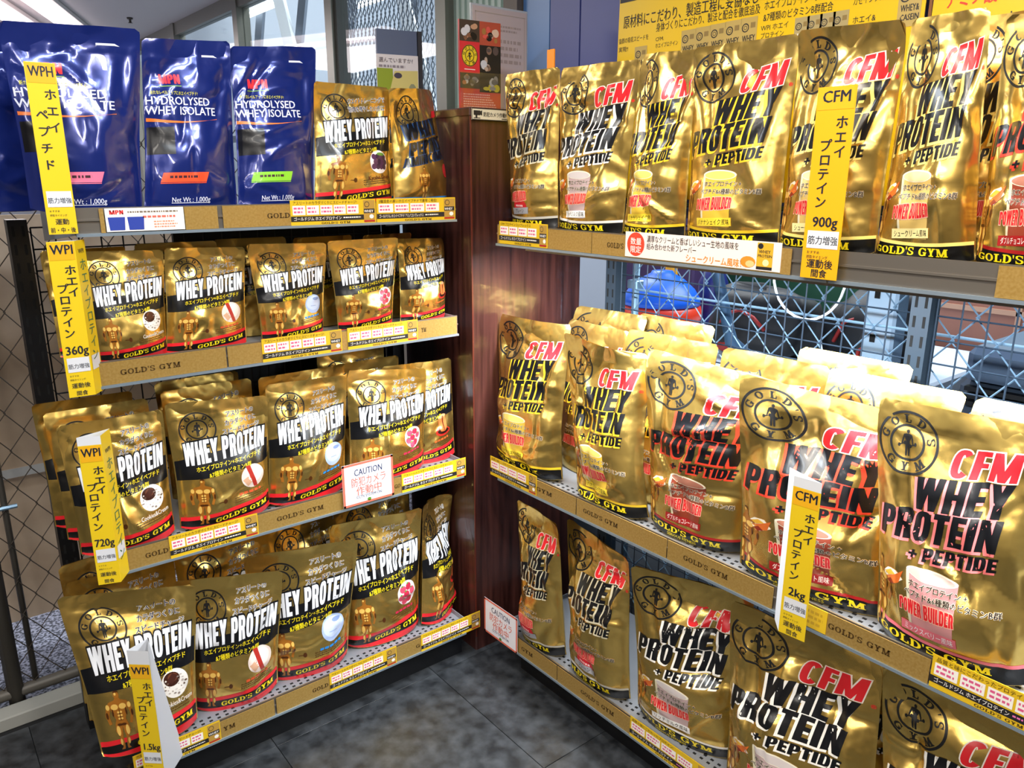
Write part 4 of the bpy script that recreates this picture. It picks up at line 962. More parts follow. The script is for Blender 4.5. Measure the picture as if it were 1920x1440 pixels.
# posters on the rack back
def poster(x0, x1, z0, z1, label, X=1.648, tilt=.012):
    f = Fr3((X, 0, 0), (0, -1, 0), (-1, 0, 0)); w, h = x1 - x0, z1 - z0
    t = thing('poster', tuple(f.p(x0, 0, z0)), label, 'poster'); V = [Vector((0, 0, 0)), f.a * w, f.a * w + Vector((0, 0, h)), f.a * tilt + Vector((0, 0, h))]; tn = f.n * .002
    MB().add([v for v in V] + [v - tn for v in V], [(0, 1, 2, 3), (7, 6, 5, 4), (0, 4, 5, 1), (1, 5, 6, 2), (2, 6, 7, 3), (3, 7, 4, 0)], paper('e6be12', .35)).build('poster_sheet', t)
    return t, f
t, f = poster(-1.600, -.775, 1.40, 2.02, 'large yellow poster with product rows behind the upper pouches')
s = Sheet(); k = CK; X0, Z0 = -1.600, 1.40
P = lambda y, z: (-y - X0, z - Z0)
s.part = 'black_header'; s.rect(.012, .505, .825, .62, k, 1)
s.part = 'poster_lettering'
s.text('原材料にこだわり、製造工程に妥協なし', .026, .443, .034, k, 2, .02, 'L', .42)
s.part = 'poster_lettering#1'; s.text('身体づくりにこだわり、製法と配合を徹底追及', .142, .420, .023, k, 2, .015, 'L', .31)
s.part = 'poster_lettering#2'; s.text('抜群の吸収スピードを', .012, .405, .015, k, 2, .01, 'L', .105); s.text('実現!!', .012, .384, .014, k, 2, .01)
s.part = 'poster_lettering#3'; s.text('ホエイプロテイン+ホエイペプチド', .462, .424, .022, k, 2, .01, 'L', .22); s.text('&7種類のビタミンB群配合', .462, .400, .020, k, 2, .01, 'L', .17)
s.part = 'poster_lettering#4'; s.text('CFM.', .142, .396, .013, k, 2, .01); s.text('ホエイプロテイン', .142, .380, .013, k, 2, .0, 'L', .075); s.text('WPI ホエイ', .458, .380, .015, k, 2, 0, 'L', .07); s.text('プロテイン', .458, .364, .014, k, 2, 0, 'L', .06)
s.part = 'poster_lettering#5'; s.text('カゼインプロテイン', .675, .402, .018, k, 2, .01, 'L', .10); s.text('ホエイ&', .678, .366, .016, k, 2, .01, 'L', .05); s.text('カゼインダブル', .678, .348, .016, k, 2, .01, 'L', .085)
s.part = 'poster_lettering#6'; s.text('ホエイ', .012, .352, .012, k, 2, 0, 'L', .05); s.text('ペプチド', .012, .338, .012, k, 2, 0, 'L', .05)
scribble(s, .142, .345, .20, .37, paper('5a4a10'), 2, 2, 3); scribble(s, .458, .335, .53, .355, paper('5a4a10'), 2, 2, 4)
s.part = 'product_picture'
def mini(x, z, w, h, t1, t2, col='b8a05a', white=False):
    s.poly([(x, z), (x + w, z), (x + w * 1.02, z + h), (x - w * .02, z + h)], paper(col), 2); s.ring(x + w * .28, z + h * .74, w * .17, w * .23, k, 3, 14); s.ring(x + w * .28, z + h * .74, w * .08, w * .11, k, 3, 10); s.rect(x + w * .6, z + h * .72, x + w * .9, z + h * .86, paper('8a7440'), 3)
    s.text(t1, x + w * .12, z + h * .38, h * .24, CW if white else k, 4, .04, 'L', w * .8, 1); s.text(t2, x + w * .12, z + h * .16, h * .22, CW if white else k, 4, .04, 'L', w * .82, 1)
for q in range(5):
    s.part = 'product_picture#%d' % q; mini(.228 + q * .044, .330, .043, .080 + q * .001, 'WHEY', 'PROTEIN')
s.part = 'product_picture#5'; mini(.072, .315, .042, .075, 'WHEY', 'PEPTIDE')
for q in range(4):
    s.part = 'product_picture#%d' % (q + 6); mini(.545 + q * .030, .325, .034, .07, 'WHEY', 'PROTEIN', 'a99a6a', True)
s.part = 'product_picture#10'; mini(.772, .345, .045, .075, 'WHEY&', 'CASEIN')
sheet_on_plane(s, t, (0, 0, 0), f.a, (0, 0, 1), .0004)
t, f = poster(-.766, -.10, 1.40, 2.02, 'second yellow poster, beyond the last choux cream pouch', 1.644)
s = Sheet(); s.part = 'poster_lettering'; rd = paper('d8381c'); s.text('アミノ酸', .03, .368, .034, rd, 2, .03, 'L', .09); s.text('ウエイトトレーニング', .135, .325, .026, CK, 2, .01, 'L', .25); s.rect(0, 0, .006, .62, paper('7a4a14'), 1)
sheet_on_plane(s, t, (0, 0, 0), f.a, (0, 0, 1), .0004)

# ------------------------------------------------------------ leaflets on the cabinet
A_CL = bpy.data.materials.new('clear_acrylic'); A_CL.use_nodes = True
n = A_CL.node_tree.nodes; l = A_CL.node_tree.links; n.remove(n['Principled BSDF'])
a = n.new('ShaderNodeBsdfTransparent'); a.inputs[0].default_value = (.95, .96, .97, 1); b = n.new('ShaderNodeBsdfGlossy'); b.inputs['Roughness'].default_value = .05
x = n.new('ShaderNodeMixShader'); x.inputs[0].default_value = .07
l.new(a.outputs[0], x.inputs[1]); l.new(b.outputs[0], x.inputs[2]); l.new(x.outputs[0], n['Material Output'].inputs[0])
def slab(w, h, th, M, name, par, at=(0, 0, 0)):
    return MB().box((at[0], at[1], at[2]), (at[0] + w, at[1] + th, at[2] + h), M).build(name, par)
t = thing('gym_leaflet', (1.305, 1.852, 1.634), 'red gym leaflet with photo grid standing on the cabinet', 'leaflet'); t.rotation_euler = (0, 0, R(-6))
w, h = .131, .232
slab(w, h, .008, paper('c83a3c'), 'leaflet_body', t)
s = Sheet(); s.part = 'photo_grid'
rg = random.Random(4)
for i, (x0, y0, x1, y1, base, cols) in enumerate(((0, .178, .063, h, '4a3a30', ('c89878', 'd8d4d8', '1a1614', '8a5a40')), (.063, .172, w, h, 'b8503a', ('e0c0a8', '141214', 'e05a50', 'a87840')), (.063, .098, w, .172, '1c1a1c', ('b8a090', '5a4a48', 'c8c8d0', '8a6a58')), (0, .058, .062, .098, '3a3634', ('8a8480', 'b07050', '55504c', 'c8c0b8')), (.062, .050, w, .098, '201e1c', ('c8b830', '908c88', '6a6664', 'b8b4b0')))):
    s.rect(x0, y0, x1, y1, paper(base), 1)
    for q in range(9):
        cx, cy = rg.uniform(x0 + .012, x1 - .012), rg.uniform(y0 + .01, y1 - .01); s.ell(cx, cy, rg.uniform(.005, .011), rg.uniform(.005, min(.012, (y1 - y0) * .22)), paper(cols[q % 4]), 2 + q % 3, 10)
s.part = 'leaflet_emblem'; s.rect(0, .098, .062, .178, paper('d83038'), 2); s.ell(.031, .142, .025, .028, paper('e8c828'), 3); emblem(s, .031, .142, .025, 1.1, CK, 'leaflet_emblem', layer=4); s.rect(.014, .106, .048, .108, CW, 3)
s.part = 'leaflet_print'; scribble(s, .01, .008, w - .01, .046, paper('e8a8a8'), 6, 2, 2)
sheet_on_plane(s, t, (0, 0, 0), (1, 0, 0), (0, 0, 1), .0004)
hd = thing('leaflet_holder', (1.300, 1.842, 1.634), 'clear acrylic holder around the red leaflet', 'holder'); hd.rotation_euler = (0, 0, R(-6)); slab(.141, .10, .002, A_CL, 'holder_front', hd); slab(.141, .012, .024, A_CL, 'holder_base', hd)
t = thing('certificate', (1.448, 1.985, 1.634), 'pale certificate in a clear stand behind the red leaflet', 'certificate')
slab(.215, .31, .004, mat('acrylic_edge', hexc('c8ccd0'), .2), 'stand', t, (-.006, .003, -.0)); slab(.203, .298, .002, paper('d6c4c0'), 'certificate_sheet', t, (0, 0, .006))
s = Sheet(); s.part = 'certificate_print'; g = paper('b8a49c'); scribble(s, .10, .24, .185, .262, g, 2, 1, 3); scribble(s, .10, .15, .185, .225, g, 4, 1, 4); s.ring(.15, .10, .018, .023, paper('c4b078'), 1, 20)
for a in ((.008, .012, .195, .014), (.008, .288, .195, .290), (.008, .012, .010, .290), (.193, .012, .195, .290)): s.rect(*a, paper('c4b4a4'), 1)
sheet_on_plane(s, t, (0, 0, 0), (1, 0, 0), (0, 0, 1), .0004)
t = thing('leaflet_rack', (1.285, 2.04, 1.634), 'grey leaflet rack behind the amino pouch', 'leaflet'); t.rotation_euler = (0, 0, R(-14))
slab(.118, .222, .012, mat('slate_board', hexc('56607a'), .5), 'back_board', t, (-.115, 0, 0)); slab(.012, .222, .03, mat('dark_side', hexc('2a2a30'), .5), 'side_board', t, (.005, -.004, 0))
slab(.122, .155, .004, paper('d8d0d0'), 'leaflet_sheet', t, (-.121, -.012, 0))
s = Sheet(); s.part = 'leaflet_print'; s.rect(-.121, .03, -.075, .118, paper('8a9a20'), 2); s.rect(-.121, 0, -.08, .04, paper('1c2418'), 3); s.poly([(-.08, 0), (-.001, 0), (-.001, .115), (-.07, .112), (-.085, .06)], paper('cdbd72'), 3)
s.text('選んでいますか?', -.115, .135, .014, paper('6a6068'), 3, .01, 'L', .10); scribble(s, -.115, .118, -.02, .13, paper('8a8088'), 1, 3, 6); s.poly([(-.06, .04), (-.03, .06), (-.05, .05)], paper('c84a40'), 4); s.ell(-.018, .06, .012, .02, paper('8a8a6a'), 4, 10); s.ell(-.06, .10, .012, .008, paper('403848'), 4, 10)
s.id(); sheet_on_plane(s, t, (0, -.0125, 0), (1, 0, 0), (0, 0, 1), .0004)

# ------------------------------------------------------------ wire fence, gym behind it
M_WIRE = mat('galvanised_wire', hexc('8fb0cc'), .35, .6); M_WIRED = mat('dull_wire', hexc('4e463e'), .5, .5)
def chain_link(mb, p, y0, y1, z0, z1, dw, dh, r, M):
    """woven diamonds: zigzag wires hooked into each other; p maps (along, depth, z)"""
    n = int((y1 - y0) / dw); k = int((z1 - z0) / (dh / 2))
    for i in range(n + 1):
        for s in (0, 1):
            pts = []
            for q in range(k + 1):
                y = y0 + i * dw + (dw / 2 if (q + s) % 2 else 0) * 1.04 - dw * .01 * (1 if (q + s) % 2 == 0 else 0) * 2; y = y0 + i * dw + (0.52 * dw if (q + s) % 2 else -.02 * dw) + (0 if s == 0 else 0)
                if s == 1: y = y0 + i * dw - (0.52 * dw if q % 2 else -.02 * dw)
                else: y = y0 + i * dw + (0.52 * dw if q % 2 else -.02 * dw)
                pts.append(p(y, r * 1.2 * (1 if (q % 2) else -1) * (1 if s else -1), z0 + q * dh / 2))
            mb.tube(pts, r, M, 4, False)
t = thing('wire_fence', (1.75, 0, 0), 'silver chain link fence behind the slate rack', 'fence')
c = MB(); chain_link(c, lambda y, d, z: (d, y, z), -.45, 1.57, 0, 1.38, .0865, .112, .0025, M_WIRE); c.build('chain_link', t, kind='stuff')
MB().tube([(0.012, 1.592, 0), (0.012, 1.592, 1.38)], .011, M_WIRE, 8).build('fence_post', t, True)
MB().tube([(0.006, -.5, 1.128), (0.006, 1.592, 1.128)], .0035, M_WIRE, 6).build('tension_wire', t); MB().tube([(0.006, -.5, 1.38), (0.006, 1.592, 1.38)], .008, M_WIRE, 6).build('top_rail', t)
MB().bevbox((-.004, 1.575, 1.13), (.03, 1.615, 1.155), .003, M_WIRE).build('clamp', t)
cb = [(0, math.cos(R(a)) * .093, math.sin(R(a)) * .105) for a in range(178, 363, 12)]
t = thing('white_cable', (1.70, .992, 1.232), 'white cable hanging in a loop under the upper shelf', 'cable'); MB().tube([(0, -.093, .055)] + cb + [(0, .093, .055)], .0033, mat('white_pvc', hexc('dfe6ec'), .35), 8).build('cable_loop', t, True)
M_BENCH = mat('bench_white', hexc('b8c4d2'), .5)
t = thing('white_bench', (2.6, 1.7, 0), 'white platform bench in the gym behind the fence', 'bench')
MB().bevbox((-.55, -.62, .72), (.75, .95, .78), .01, M_BENCH).build('bench_top', t); MB().box((-.50, -.58, 0), (.7, .9, .72), mat('bench_side', hexc('7a8898'), .6)).build('bench_base', t)
MB().box((-.42, -.52, .78), (-.1, -.47, .7815), paper('d8c830')).build('yellow_stripe', t)
GB = mat('ball_blue', hexc('1560d8'), .35); GR = mat('ball_red', hexc('e03a20'), .35)
t = thing('balance_dome', (2.6, 2.20, .78), 'blue and red half ball balance trainer on the white bench', 'balance trainer')
MB().lathe([(.02, .0), (.13, .005), (.15, .05), (.15, .06)], (0, 0, 0), GB, 30).build('base_ring', t, True); MB().lathe([(.15, .06), (.17, .07), (.178, .10), (.17, .135), (.155, .145)], (0, 0, 0), GR, 30).build('red_ring', t, True)
MB().lathe([(.168, .145), (.165, .17), (.14, .21), (.095, .25), (.05, .275), (.045, .285), (.005, .287)], (0, 0, 0), GB, 30).build('dome', t, True)
t = thing('yellow_bottle', (2.9, 2.40, .78), 'yellow bottle standing behind the balance trainer', 'bottle'); MB().lathe([(.03, 0), (.032, .2), (.028, .26), (.014, .29), (.014, .36)], (0, 0, 0), mat('yellow_plastic', hexc('e0a020'), .4), 14).build('bottle_body', t, True)
t = thing('navy_bottle', (2.88, 2.14, .78), 'navy blue bottle standing between trainer and black bag', 'bottle'); MB().lathe([(.06, 0), (.066, .03), (.066, .22), (.045, .27), (.02, .29), (.02, .34)], (0, 0, 0), mat('navy_plastic', hexc('1c2266'), .35), 16).build('bottle_body', t, True)
M_BAG = add_noise(mat('black_bag', hexc('17191c'), .6), 14, hexc('070708'), hexc('191a1d'), 4, bump=.5); M_BAGR = mat('bag_red', hexc('9a2018'), .5)
def lump(seed, rx, ry, rz, M, name, par, at=(0, 0, 0)):
    rg = random.Random(seed); ph = [rg.uniform(0, 6) for _ in range(6)]; V = []; Fc = []; nu, nv = 22, 12
    for j in range(nv + 1):
        for i in range(nu):
            a = 2 * PI * i / nu; b = -PI / 2 + PI * j / nv; c, s = math.cos(b), math.sin(b); e = .55
            f = 1 + .12 * math.sin(3 * a + ph[0] + 2 * b) + .09 * math.sin(5 * a + ph[1]) * c + .08 * math.sin(4 * b + ph[2] + a)
            V.append((at[0] + rx * f * math.copysign(abs(c * math.cos(a)) ** e, c * math.cos(a)), at[1] + ry * f * math.copysign(abs(c * math.sin(a)) ** e, c * math.sin(a)), max(0, at[2] + rz * (1 + f * math.copysign(abs(s) ** .7, s)))))
    for j in range(nv):
        for i in range(nu): Fc.append((j * nu + i, j * nu + (i + 1) % nu, (j + 1) * nu + (i + 1) % nu, (j + 1) * nu + i))
    return MB().add(V, Fc, M).build(name, par, True)
for (x_, y_, rx_, ry_, rz_, sd, lb) in ((2.62, 1.70, .14, .20, .13, 2, 'black gym bag with red trim on the bench, nearer the trainer'), (2.72, 1.30, .13, .16, .14, 5, 'black gym bag slumped beside the white slotted post'), (2.45, 1.16, .09, .045, .11, 8, 'small black bag behind the white slotted post')):
    t = thing('gym_bag', (x_, y_, .78), lb, 'bag'); lump(sd, rx_, ry_, rz_, M_BAG, 'bag_body', t)
    MB().tube([(-rx_ * 1.02, -ry_ * .5, rz_), (-rx_ * 1.15, -ry_ * .3, rz_ * 1.35), (-rx_ * 1.12, 0, rz_ * 1.5), (-rx_ * 1.15, ry_ * .3, rz_ * 1.35), (-rx_ * 1.05, ry_ * .55, rz_ * .8)], .007, M_BAGR, 6).build('bag_strap', t, True)
    lump(sd + 9, .012, .05, .022, M_BAGR, 'red_pocket', t, (-rx_ * 1.12, ry_ * .2, .03))
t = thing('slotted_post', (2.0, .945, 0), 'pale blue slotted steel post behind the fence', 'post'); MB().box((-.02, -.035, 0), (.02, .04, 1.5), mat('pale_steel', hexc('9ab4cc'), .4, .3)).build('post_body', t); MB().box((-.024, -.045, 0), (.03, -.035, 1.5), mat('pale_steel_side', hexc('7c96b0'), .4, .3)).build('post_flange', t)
for k in range(12): MB().box((-.0215, .006, .12 + k * .115), (-.0195, .020, .14 + k * .115), M_SLOT).build('post_hole', t)
t = thing('leaning_bar', (2.1, 1.455, 0), 'blue grey steel bar leaning behind the fence', 'bar'); MB().tube([(.12, -.12, .785), (0, .02, .94), (-.02, .10, 1.22), (-.03, .14, 1.4)], .022, mat('bar_steel', hexc('4a6a8c'), .4, .4), 10).build('bar_tube', t, True)
M_MACH = mat('machine_slate', hexc('2c3848'), .45)
t = thing('exercise_machine', (2.35, .62, 0), 'dark slate exercise machine behind the nearest fence bay', 'machine')
MB().bevbox((-.1, -.35, 0), (.35, .22, .93), .03, M_MACH).build('machine_body', t); MB().bevbox((-.12, -.36, .93), (.36, .20, 1.02), .02, mat('machine_top', hexc('46586e'), .4)).build('machine_top', t)
MB().bevbox((.0, -.30, 1.02), (.25, -.1, 1.12), .02, mat('machine_dark', hexc('14181e'), .5)).build('machine_seat', t)
for k in range(3): MB().box((-.125, -.33, .86 + k * .02), (-.1, .19, .872 + k * .02), M_BLKM).build('grille_bar', t)
MB().tube([(-.125, .12 + .035 * math.cos(R(a)), .80 + .035 * math.sin(R(a))) for a in range(50, 330, 20)], .012, mat('clip_white', hexc('c8d8e4'), .4), 8).build('white_clip', t, True)
MB().tube([(-.13, .02, .74), (-.13, -.06, .84)], .005, M_BAGR, 6).build('red_lever', t)
t = thing('wooden_box', (3.42, 1.1, 0), 'pinkish wooden boxes stacked behind the exercise machine', 'box'); MB().bevbox((0, -.3, 0), (.3, .3, 1.08), .006, mat('pink_wood', hexc('a8705a'), .6)).build('box_body', t)
MB().box((-.005, -.02, .5), (.0, .0, 1.075), mat('light_wood', hexc('d0a080'), .6)).build('box_edge', t)
MB().box((-.005, -.29, .93), (.0, .29, .95), mat('light_wood', hexc('d0a080'), .6)).build('box_edge', t)
t = thing('purple_pillar', (3.55, 3.0, 0), 'purple square pillar in the gym behind the trainer', 'pillar'); MB().bevbox((-.1, -.3, 0), (.2, .3, 2.5), .01, mat('purple_paint', hexc('4a3560'), .6)).build('pillar_body', t)

# far side fence beside the black rack
M_PIPE = mat('grey_pipe', hexc('5a5650'), .5, .3)
t = thing('wire_fence', (.09, 2.335, 0), 'dull chain link fence with pipe frame beside the black rack', 'fence')
c = MB(); chain_link(c, lambda y, d, z: (y, d, z), -.55, 1.0, .07, 1.6, .075, .105, .0017, M_WIRED); c.build('chain_link', t, kind='stuff')
MB().tube([(.0, 0, .0), (.0, 0, 1.7)], .021, M_PIPE, 10).build('fence_post', t, True); MB().tube([(-.6, 0, .055), (1.05, 0, .055)], .017, M_PIPE, 10).build('bottom_pipe', t, True)
MB().tube([(.052, .01, .055), (.052, .01, 1.6)], .008, M_PIPE, 8).build('fence_upright', t, True)
MB().tube([(-.6, .0, .60), (.08, .0, .60)], .006, M_WIRE, 6).build('cross_rail', t)
KR = add_noise(mat('kraft_board', hexc('b09a84'), .75), 5, hexc('b49e88'), hexc('d0bca6'), 4)
t = thing('kraft_panel', (-.3, 2.62, 0), 'beige kraft board leaning behind the dull wire fence, upper one', 'board'); MB().box((-.3, 0, .60), (1.2, .015, 1.35), KR).build('board_sheet', t); MB().box((-.3, -.004, .585), (1.2, .018, .612), mat('white_edge', hexc('c8ccd0'), .5)).build('board_edge', t); MB().box((-.28, .0, 0), (-.25, .015, .59), KR).build('board_leg', t)
t = thing('kraft_panel', (-.3, 2.66, 0), 'beige kraft board behind the dull wire fence, lower one', 'board'); MB().box((-.3, 0, .10), (1.2, .015, .58), KR).build('board_sheet', t); MB().box((-.28, 0, 0), (-.25, .015, .1), KR).build('board_leg', t)
t = thing('plastic_sheet', (-.25, 2.30, .95), 'pale plastic sheet hanging on the fence beside the black post', 'sheet')
rg = random.Random(3); MB().add([(-.1, 0, .02), (.36, .0, 0.10), (.42, 0, .5), (-.1, 0, .5)], [(0, 1, 2, 3)], mat('sheet_white', hexc('c2c5ca'), .35)).build('sheet_film', t)
t = thing('back_board', (.62, 2.155, 0), 'added black board keeping the view behind the black rack dark', 'board'); MB().box((-.02, .015, 0), (.6, .03, 1.36), mat('board_black', hexc('0d0d0f'), .7)).build('board_sheet', t)  # added black sheet, so the view through the grid stays dark
structure(MB().bevbox((-1.2, 2.255, -.002), (.62, 2.315, .035), .004, mat('concrete_kerb', hexc('9a9a94'), .8)).build('trim_2'))

# ------------------------------------------------------------ pouches
FAT = {'L1': .038, 'L2': .034, 'L3': .042, 'L4': .050, 'R1': .042, 'R2': .052, 'R3': .052}
FRONT = [
 ('L1', 'blue_p', [(0.237, 1.8, 1.385), (0.442, 1.8, 1.385), (0.232, 1.81, 1.735), (0.48, 1.81, 1.746)], 'blue pouch with pink label behind the WPH sign', 0.005, 0.9, 0),
 ('L1', 'blue_o', [(0.446, 1.8, 1.385), (0.645, 1.8, 1.385), (0.484, 1.82, 1.731), (0.666, 1.82, 1.743)], 'blue pouch with orange label, middle of the three blue pouches', 0.0, 0.9, 0),
 ('L1', 'blue_g', [(0.647, 1.8, 1.385), (0.831, 1.8, 1.385), (0.669, 1.83, 1.735), (0.875, 1.83, 1.752)], 'blue pouch with green label beside the gold grape pouch', 0.0, 0.9, 0),
 ('L1', 'grape', [(0.831, 1.8, 1.385), (1.048, 1.8, 1.385), (0.859, 1.82, 1.675), (1.062, 1.82, 1.673)], 'gold whey pouch with grape picture on the topmost shelf', 0.0, 1, 0),
 ('L1', 'amino', [(1.041, 1.78, 1.385), (1.247, 1.84, 1.385), (1.051, 1.8, 1.67), (1.226, 1.85, 1.683)], 'turned gold amino pouch with blue stripe next to the cabinet', 0.0, 1.1, -0.02),
 ('L2', 'cookie', [(0.316, 1.79, 1.072), (0.456, 1.79, 1.072), (0.302, 1.8, 1.308), (0.474, 1.8, 1.303)], 'small gold pouch with cookie picture next to WPI 360g sign', 0.0, 0.9, 0),
 ('L2', 'milk', [(0.452, 1.79, 1.072), (0.635, 1.79, 1.072), (0.477, 1.8, 1.306), (0.652, 1.8, 1.299)], 'small gold pouch with red ribbon picture on the second shelf', 0.0, 0.9, 0),
 ('L2', 'yogurt', [(0.672, 1.79, 1.072), (0.829, 1.79, 1.072), (0.659, 1.8, 1.305), (0.858, 1.8, 1.298)], 'small gold pouch with pale blue circle on the second shelf', 0.0, 0.9, 0),
 ('L2', 'berry', [(0.871, 1.79, 1.072), (1.028, 1.79, 1.072), (0.859, 1.8, 1.302), (1.061, 1.8, 1.302)], 'small gold pouch with strawberry picture on the second shelf', 0.0, 0.9, 0),
 ('L2', 'coffee', [(1.053, 1.79, 1.072), (1.204, 1.8, 1.072), (1.061, 1.8, 1.298), (1.234, 1.82, 1.291)], 'small gold pouch with orange cup picture on the second shelf', -0.01, 1.2, -0.02),
 ('L3', 'cookie', [(0.23, 1.79, 0.648), (0.428, 1.79, 0.648), (0.222, 1.8, 0.95), (0.434, 1.8, 0.948)], 'gold pouch with cookie picture behind the WPI 720g sign', 0.0, 1.1, 0),
 ('L3', 'milk', [(0.439, 1.79, 0.648), (0.656, 1.79, 0.648), (0.439, 1.8, 0.96), (0.678, 1.8, 0.937)], 'gold pouch with red ribbon picture, front of the third shelf', 0.0, 1, 0),
 ('L3', 'yogurt', [(0.654, 1.795, 0.648), (0.868, 1.795, 0.648), (0.676, 1.805, 0.963), (0.895, 1.805, 0.955)], 'gold pouch with pale blue circle, front of the third shelf', 0.0, 1, 0),
 ('L3', 'berry', [(0.88, 1.795, 0.648), (1.117, 1.795, 0.648), (0.896, 1.805, 0.965), (1.142, 1.805, 0.934)], 'gold pouch with strawberry picture above the white caution card', 0.0, 1, 0),
 ('L3', 'coffee', [(1.048, 1.86, 0.648), (1.24, 1.815, 0.648), (1.029, 1.86, 0.945), (1.25, 1.83, 0.94)], 'gold pouch with orange cup picture, half hidden by strawberry pouch', 0.0, 1, -0.02),
 ('L4', 'cookie', [(0.21, 1.79, 0.128), (0.426, 1.79, 0.128), (0.182, 1.913, 0.513), (0.454, 1.773, 0.513)], 'large gold pouch with cookie picture behind the lowest WPI sign', 0.0, 0.8, 0),
 ('L4', 'milk', [(0.427, 1.85, 0.128), (0.639, 1.8, 0.128), (0.416, 1.82, 0.513), (0.668, 1.77, 0.477)], 'large gold pouch with red ribbon picture on the lowest shelf', 0.0, 1, 0),
 ('L4', 'yogurt', [(0.625, 1.85, 0.128), (0.848, 1.805, 0.128), (0.591, 1.836, 0.513), (0.886, 1.77, 0.5)], 'large gold pouch with pale blue circle on the lowest shelf', 0.0, 1, 0),
 ('L4', 'berry', [(0.863, 1.84, 0.128), (1.094, 1.815, 0.128), (0.845, 1.874, 0.513), (1.119, 1.818, 0.513)], 'large gold pouch with strawberry picture on the lowest shelf', 0.01, 1.3, 0),
 ('L4', 'coffee', [(1.094, 1.8, 0.128), (1.245, 1.86, 0.128), (1.12, 1.815, 0.513), (1.25, 1.9, 0.5)], 'large gold pouch turned sideways against the cabinet, lowest shelf', 0.0, 1.3, 0.03),
 ('R1', 'plain', [(1.335, 1.657, 1.322), (1.335, 1.473, 1.322), (1.345, 1.708, 1.715), (1.345, 1.49, 1.714)], 'tall gold pouch with grey plain label next to the cabinet', 0.0, 1.2, 0),
 ('R1', 'rich', [(1.335, 1.472, 1.322), (1.335, 1.253, 1.322), (1.345, 1.49, 1.71), (1.345, 1.229, 1.704)], 'tall gold pouch with milk glass, upper slate shelf', 0.0, 1.2, 0),
 ('R1', 'banana', [(1.335, 1.254, 1.322), (1.335, 1.073, 1.322), (1.345, 1.228, 1.713), (1.345, 1.077, 1.707)], 'narrow turned gold pouch with banana glass, upper slate shelf', 0.0, 1.5, 0),
 ('R1', 'banana', [(1.335, 1.069, 1.322), (1.335, 0.848, 1.322), (1.345, 1.084, 1.709), (1.345, 0.848, 1.707)], 'wide gold pouch with banana glass above the new flavour card', 0.0, 1, 0),
 ('R1', 'choux', [(1.335, 0.848, 1.322), (1.335, 0.658, 1.322), (1.345, 0.847, 1.709), (1.345, 0.655, 1.702)], 'tall gold choux cream pouch partly behind the CFM 900g sign', 0.015, 1, 0),
 ('R1', 'choux', [(1.335, 0.66, 1.322), (1.335, 0.498, 1.322), (1.345, 0.65, 1.703), (1.345, 0.536, 1.704)], 'tall gold choux cream pouch, fully visible, before the second poster', 0.0, 1.1, 0),
 ('R1', 'choco', [(1.335, 0.5, 1.322), (1.335, 0.333, 1.322), (1.345, 0.51, 1.688), (1.345, 0.369, 1.687)], 'tall gold chocolate pouch at the picture edge, upper slate shelf', 0.0, 1, 0),
 ('R2', 'banana', [(1.335, 1.723, 0.652), (1.335, 1.439, 0.652), (1.355, 1.747, 1.075), (1.355, 1.478, 1.078)], 'big gold pouch with banana glass leaning at the wooden cabinet', -0.004, 1.6, -0.03),
 ('R2', 'banana', [(1.325, 1.37, 0.652), (1.335, 1.13, 0.652), (1.345, 1.452, 1.069), (1.335, 1.2, 1.05)], 'big crumpled gold banana pouch with curled edge, second from cabinet', 0.01, 1.9, -0.05),
 ('R2', 'choco', [(1.335, 1.125, 0.652), (1.375, 0.882, 0.652), (1.345, 1.181, 1.069), (1.385, 0.838, 1.046)], 'big gold pouch with chocolate glass, first of two, brightly lit top', -0.024, 1.7, 0),
 ('R2', 'choco', [(1.315, 0.859, 0.652), (1.385, 0.54, 0.652), (1.32, 0.903, 1.071), (1.405, 0.587, 1.033)], 'big gold chocolate pouch behind the CFM 2kg sign', -0.013, 1.6, 0),
 ('R2', 'mix', [(1.325, 0.565, 0.652), (1.335, 0.317, 0.652), (1.335, 0.624, 1.08), (1.345, 0.378, 1.085)], 'big gold mixed berry pouch with pink glass and stripe', -0.008, 1.2, 0),
 ('R3', 'plain', [(1.335, 1.605, 0.125), (1.335, 1.409, 0.125), (1.331, 1.629, 0.545), (1.315, 1.43, 0.539)], 'big gold plain pouch nearest the cabinet on the lowest slate shelf', 0.0, 1.5, 0),
 ('R3', 'plain', [(1.335, 1.391, 0.125), (1.335, 1.162, 0.125), (1.358, 1.444, 0.545), (1.315, 1.17, 0.542)], 'big gold plain pouch, second from the cabinet, lowest slate shelf', 0.0, 1.4, 0),
 ('R3', 'rich', [(1.335, 1.136, 0.125), (1.38, 0.857, 0.125), (1.315, 1.161, 0.534), (1.396, 0.867, 0.545)], 'big gold milk pouch above the lowest slate price card', 0.0, 1.7, 0),
 ('R3', 'rich', [(1.315, 0.847, 0.125), (1.315, 0.503, 0.125), (1.349, 0.897, 0.545), (1.392, 0.574, 0.545)], 'big gold milk pouch under the CFM 2kg sign', 0.0, 1.4, 0),
 ('R3', 'rich', [(1.335, 0.497, 0.125), (1.335, 0.221, 0.125), (1.38, 0.568, 0.545), (1.397, 0.278, 0.545)], 'big gold milk pouch in the lower picture corner', 0.0, 1.5, 0),
]
GRP = {'L1': 'pouches on the topmost shelf of the black rack', 'L2': 'smallest gold pouches on the second shelf', 'L3': 'gold pouches on the third shelf of the black rack', 'L4': 'large gold pouches on the lowest shelf of the black rack', 'R1': 'tall gold pouches on the upper slate shelf', 'R2': 'big gold pouches on the middle slate shelf', 'R3': 'big gold pouches on the lowest slate shelf'}
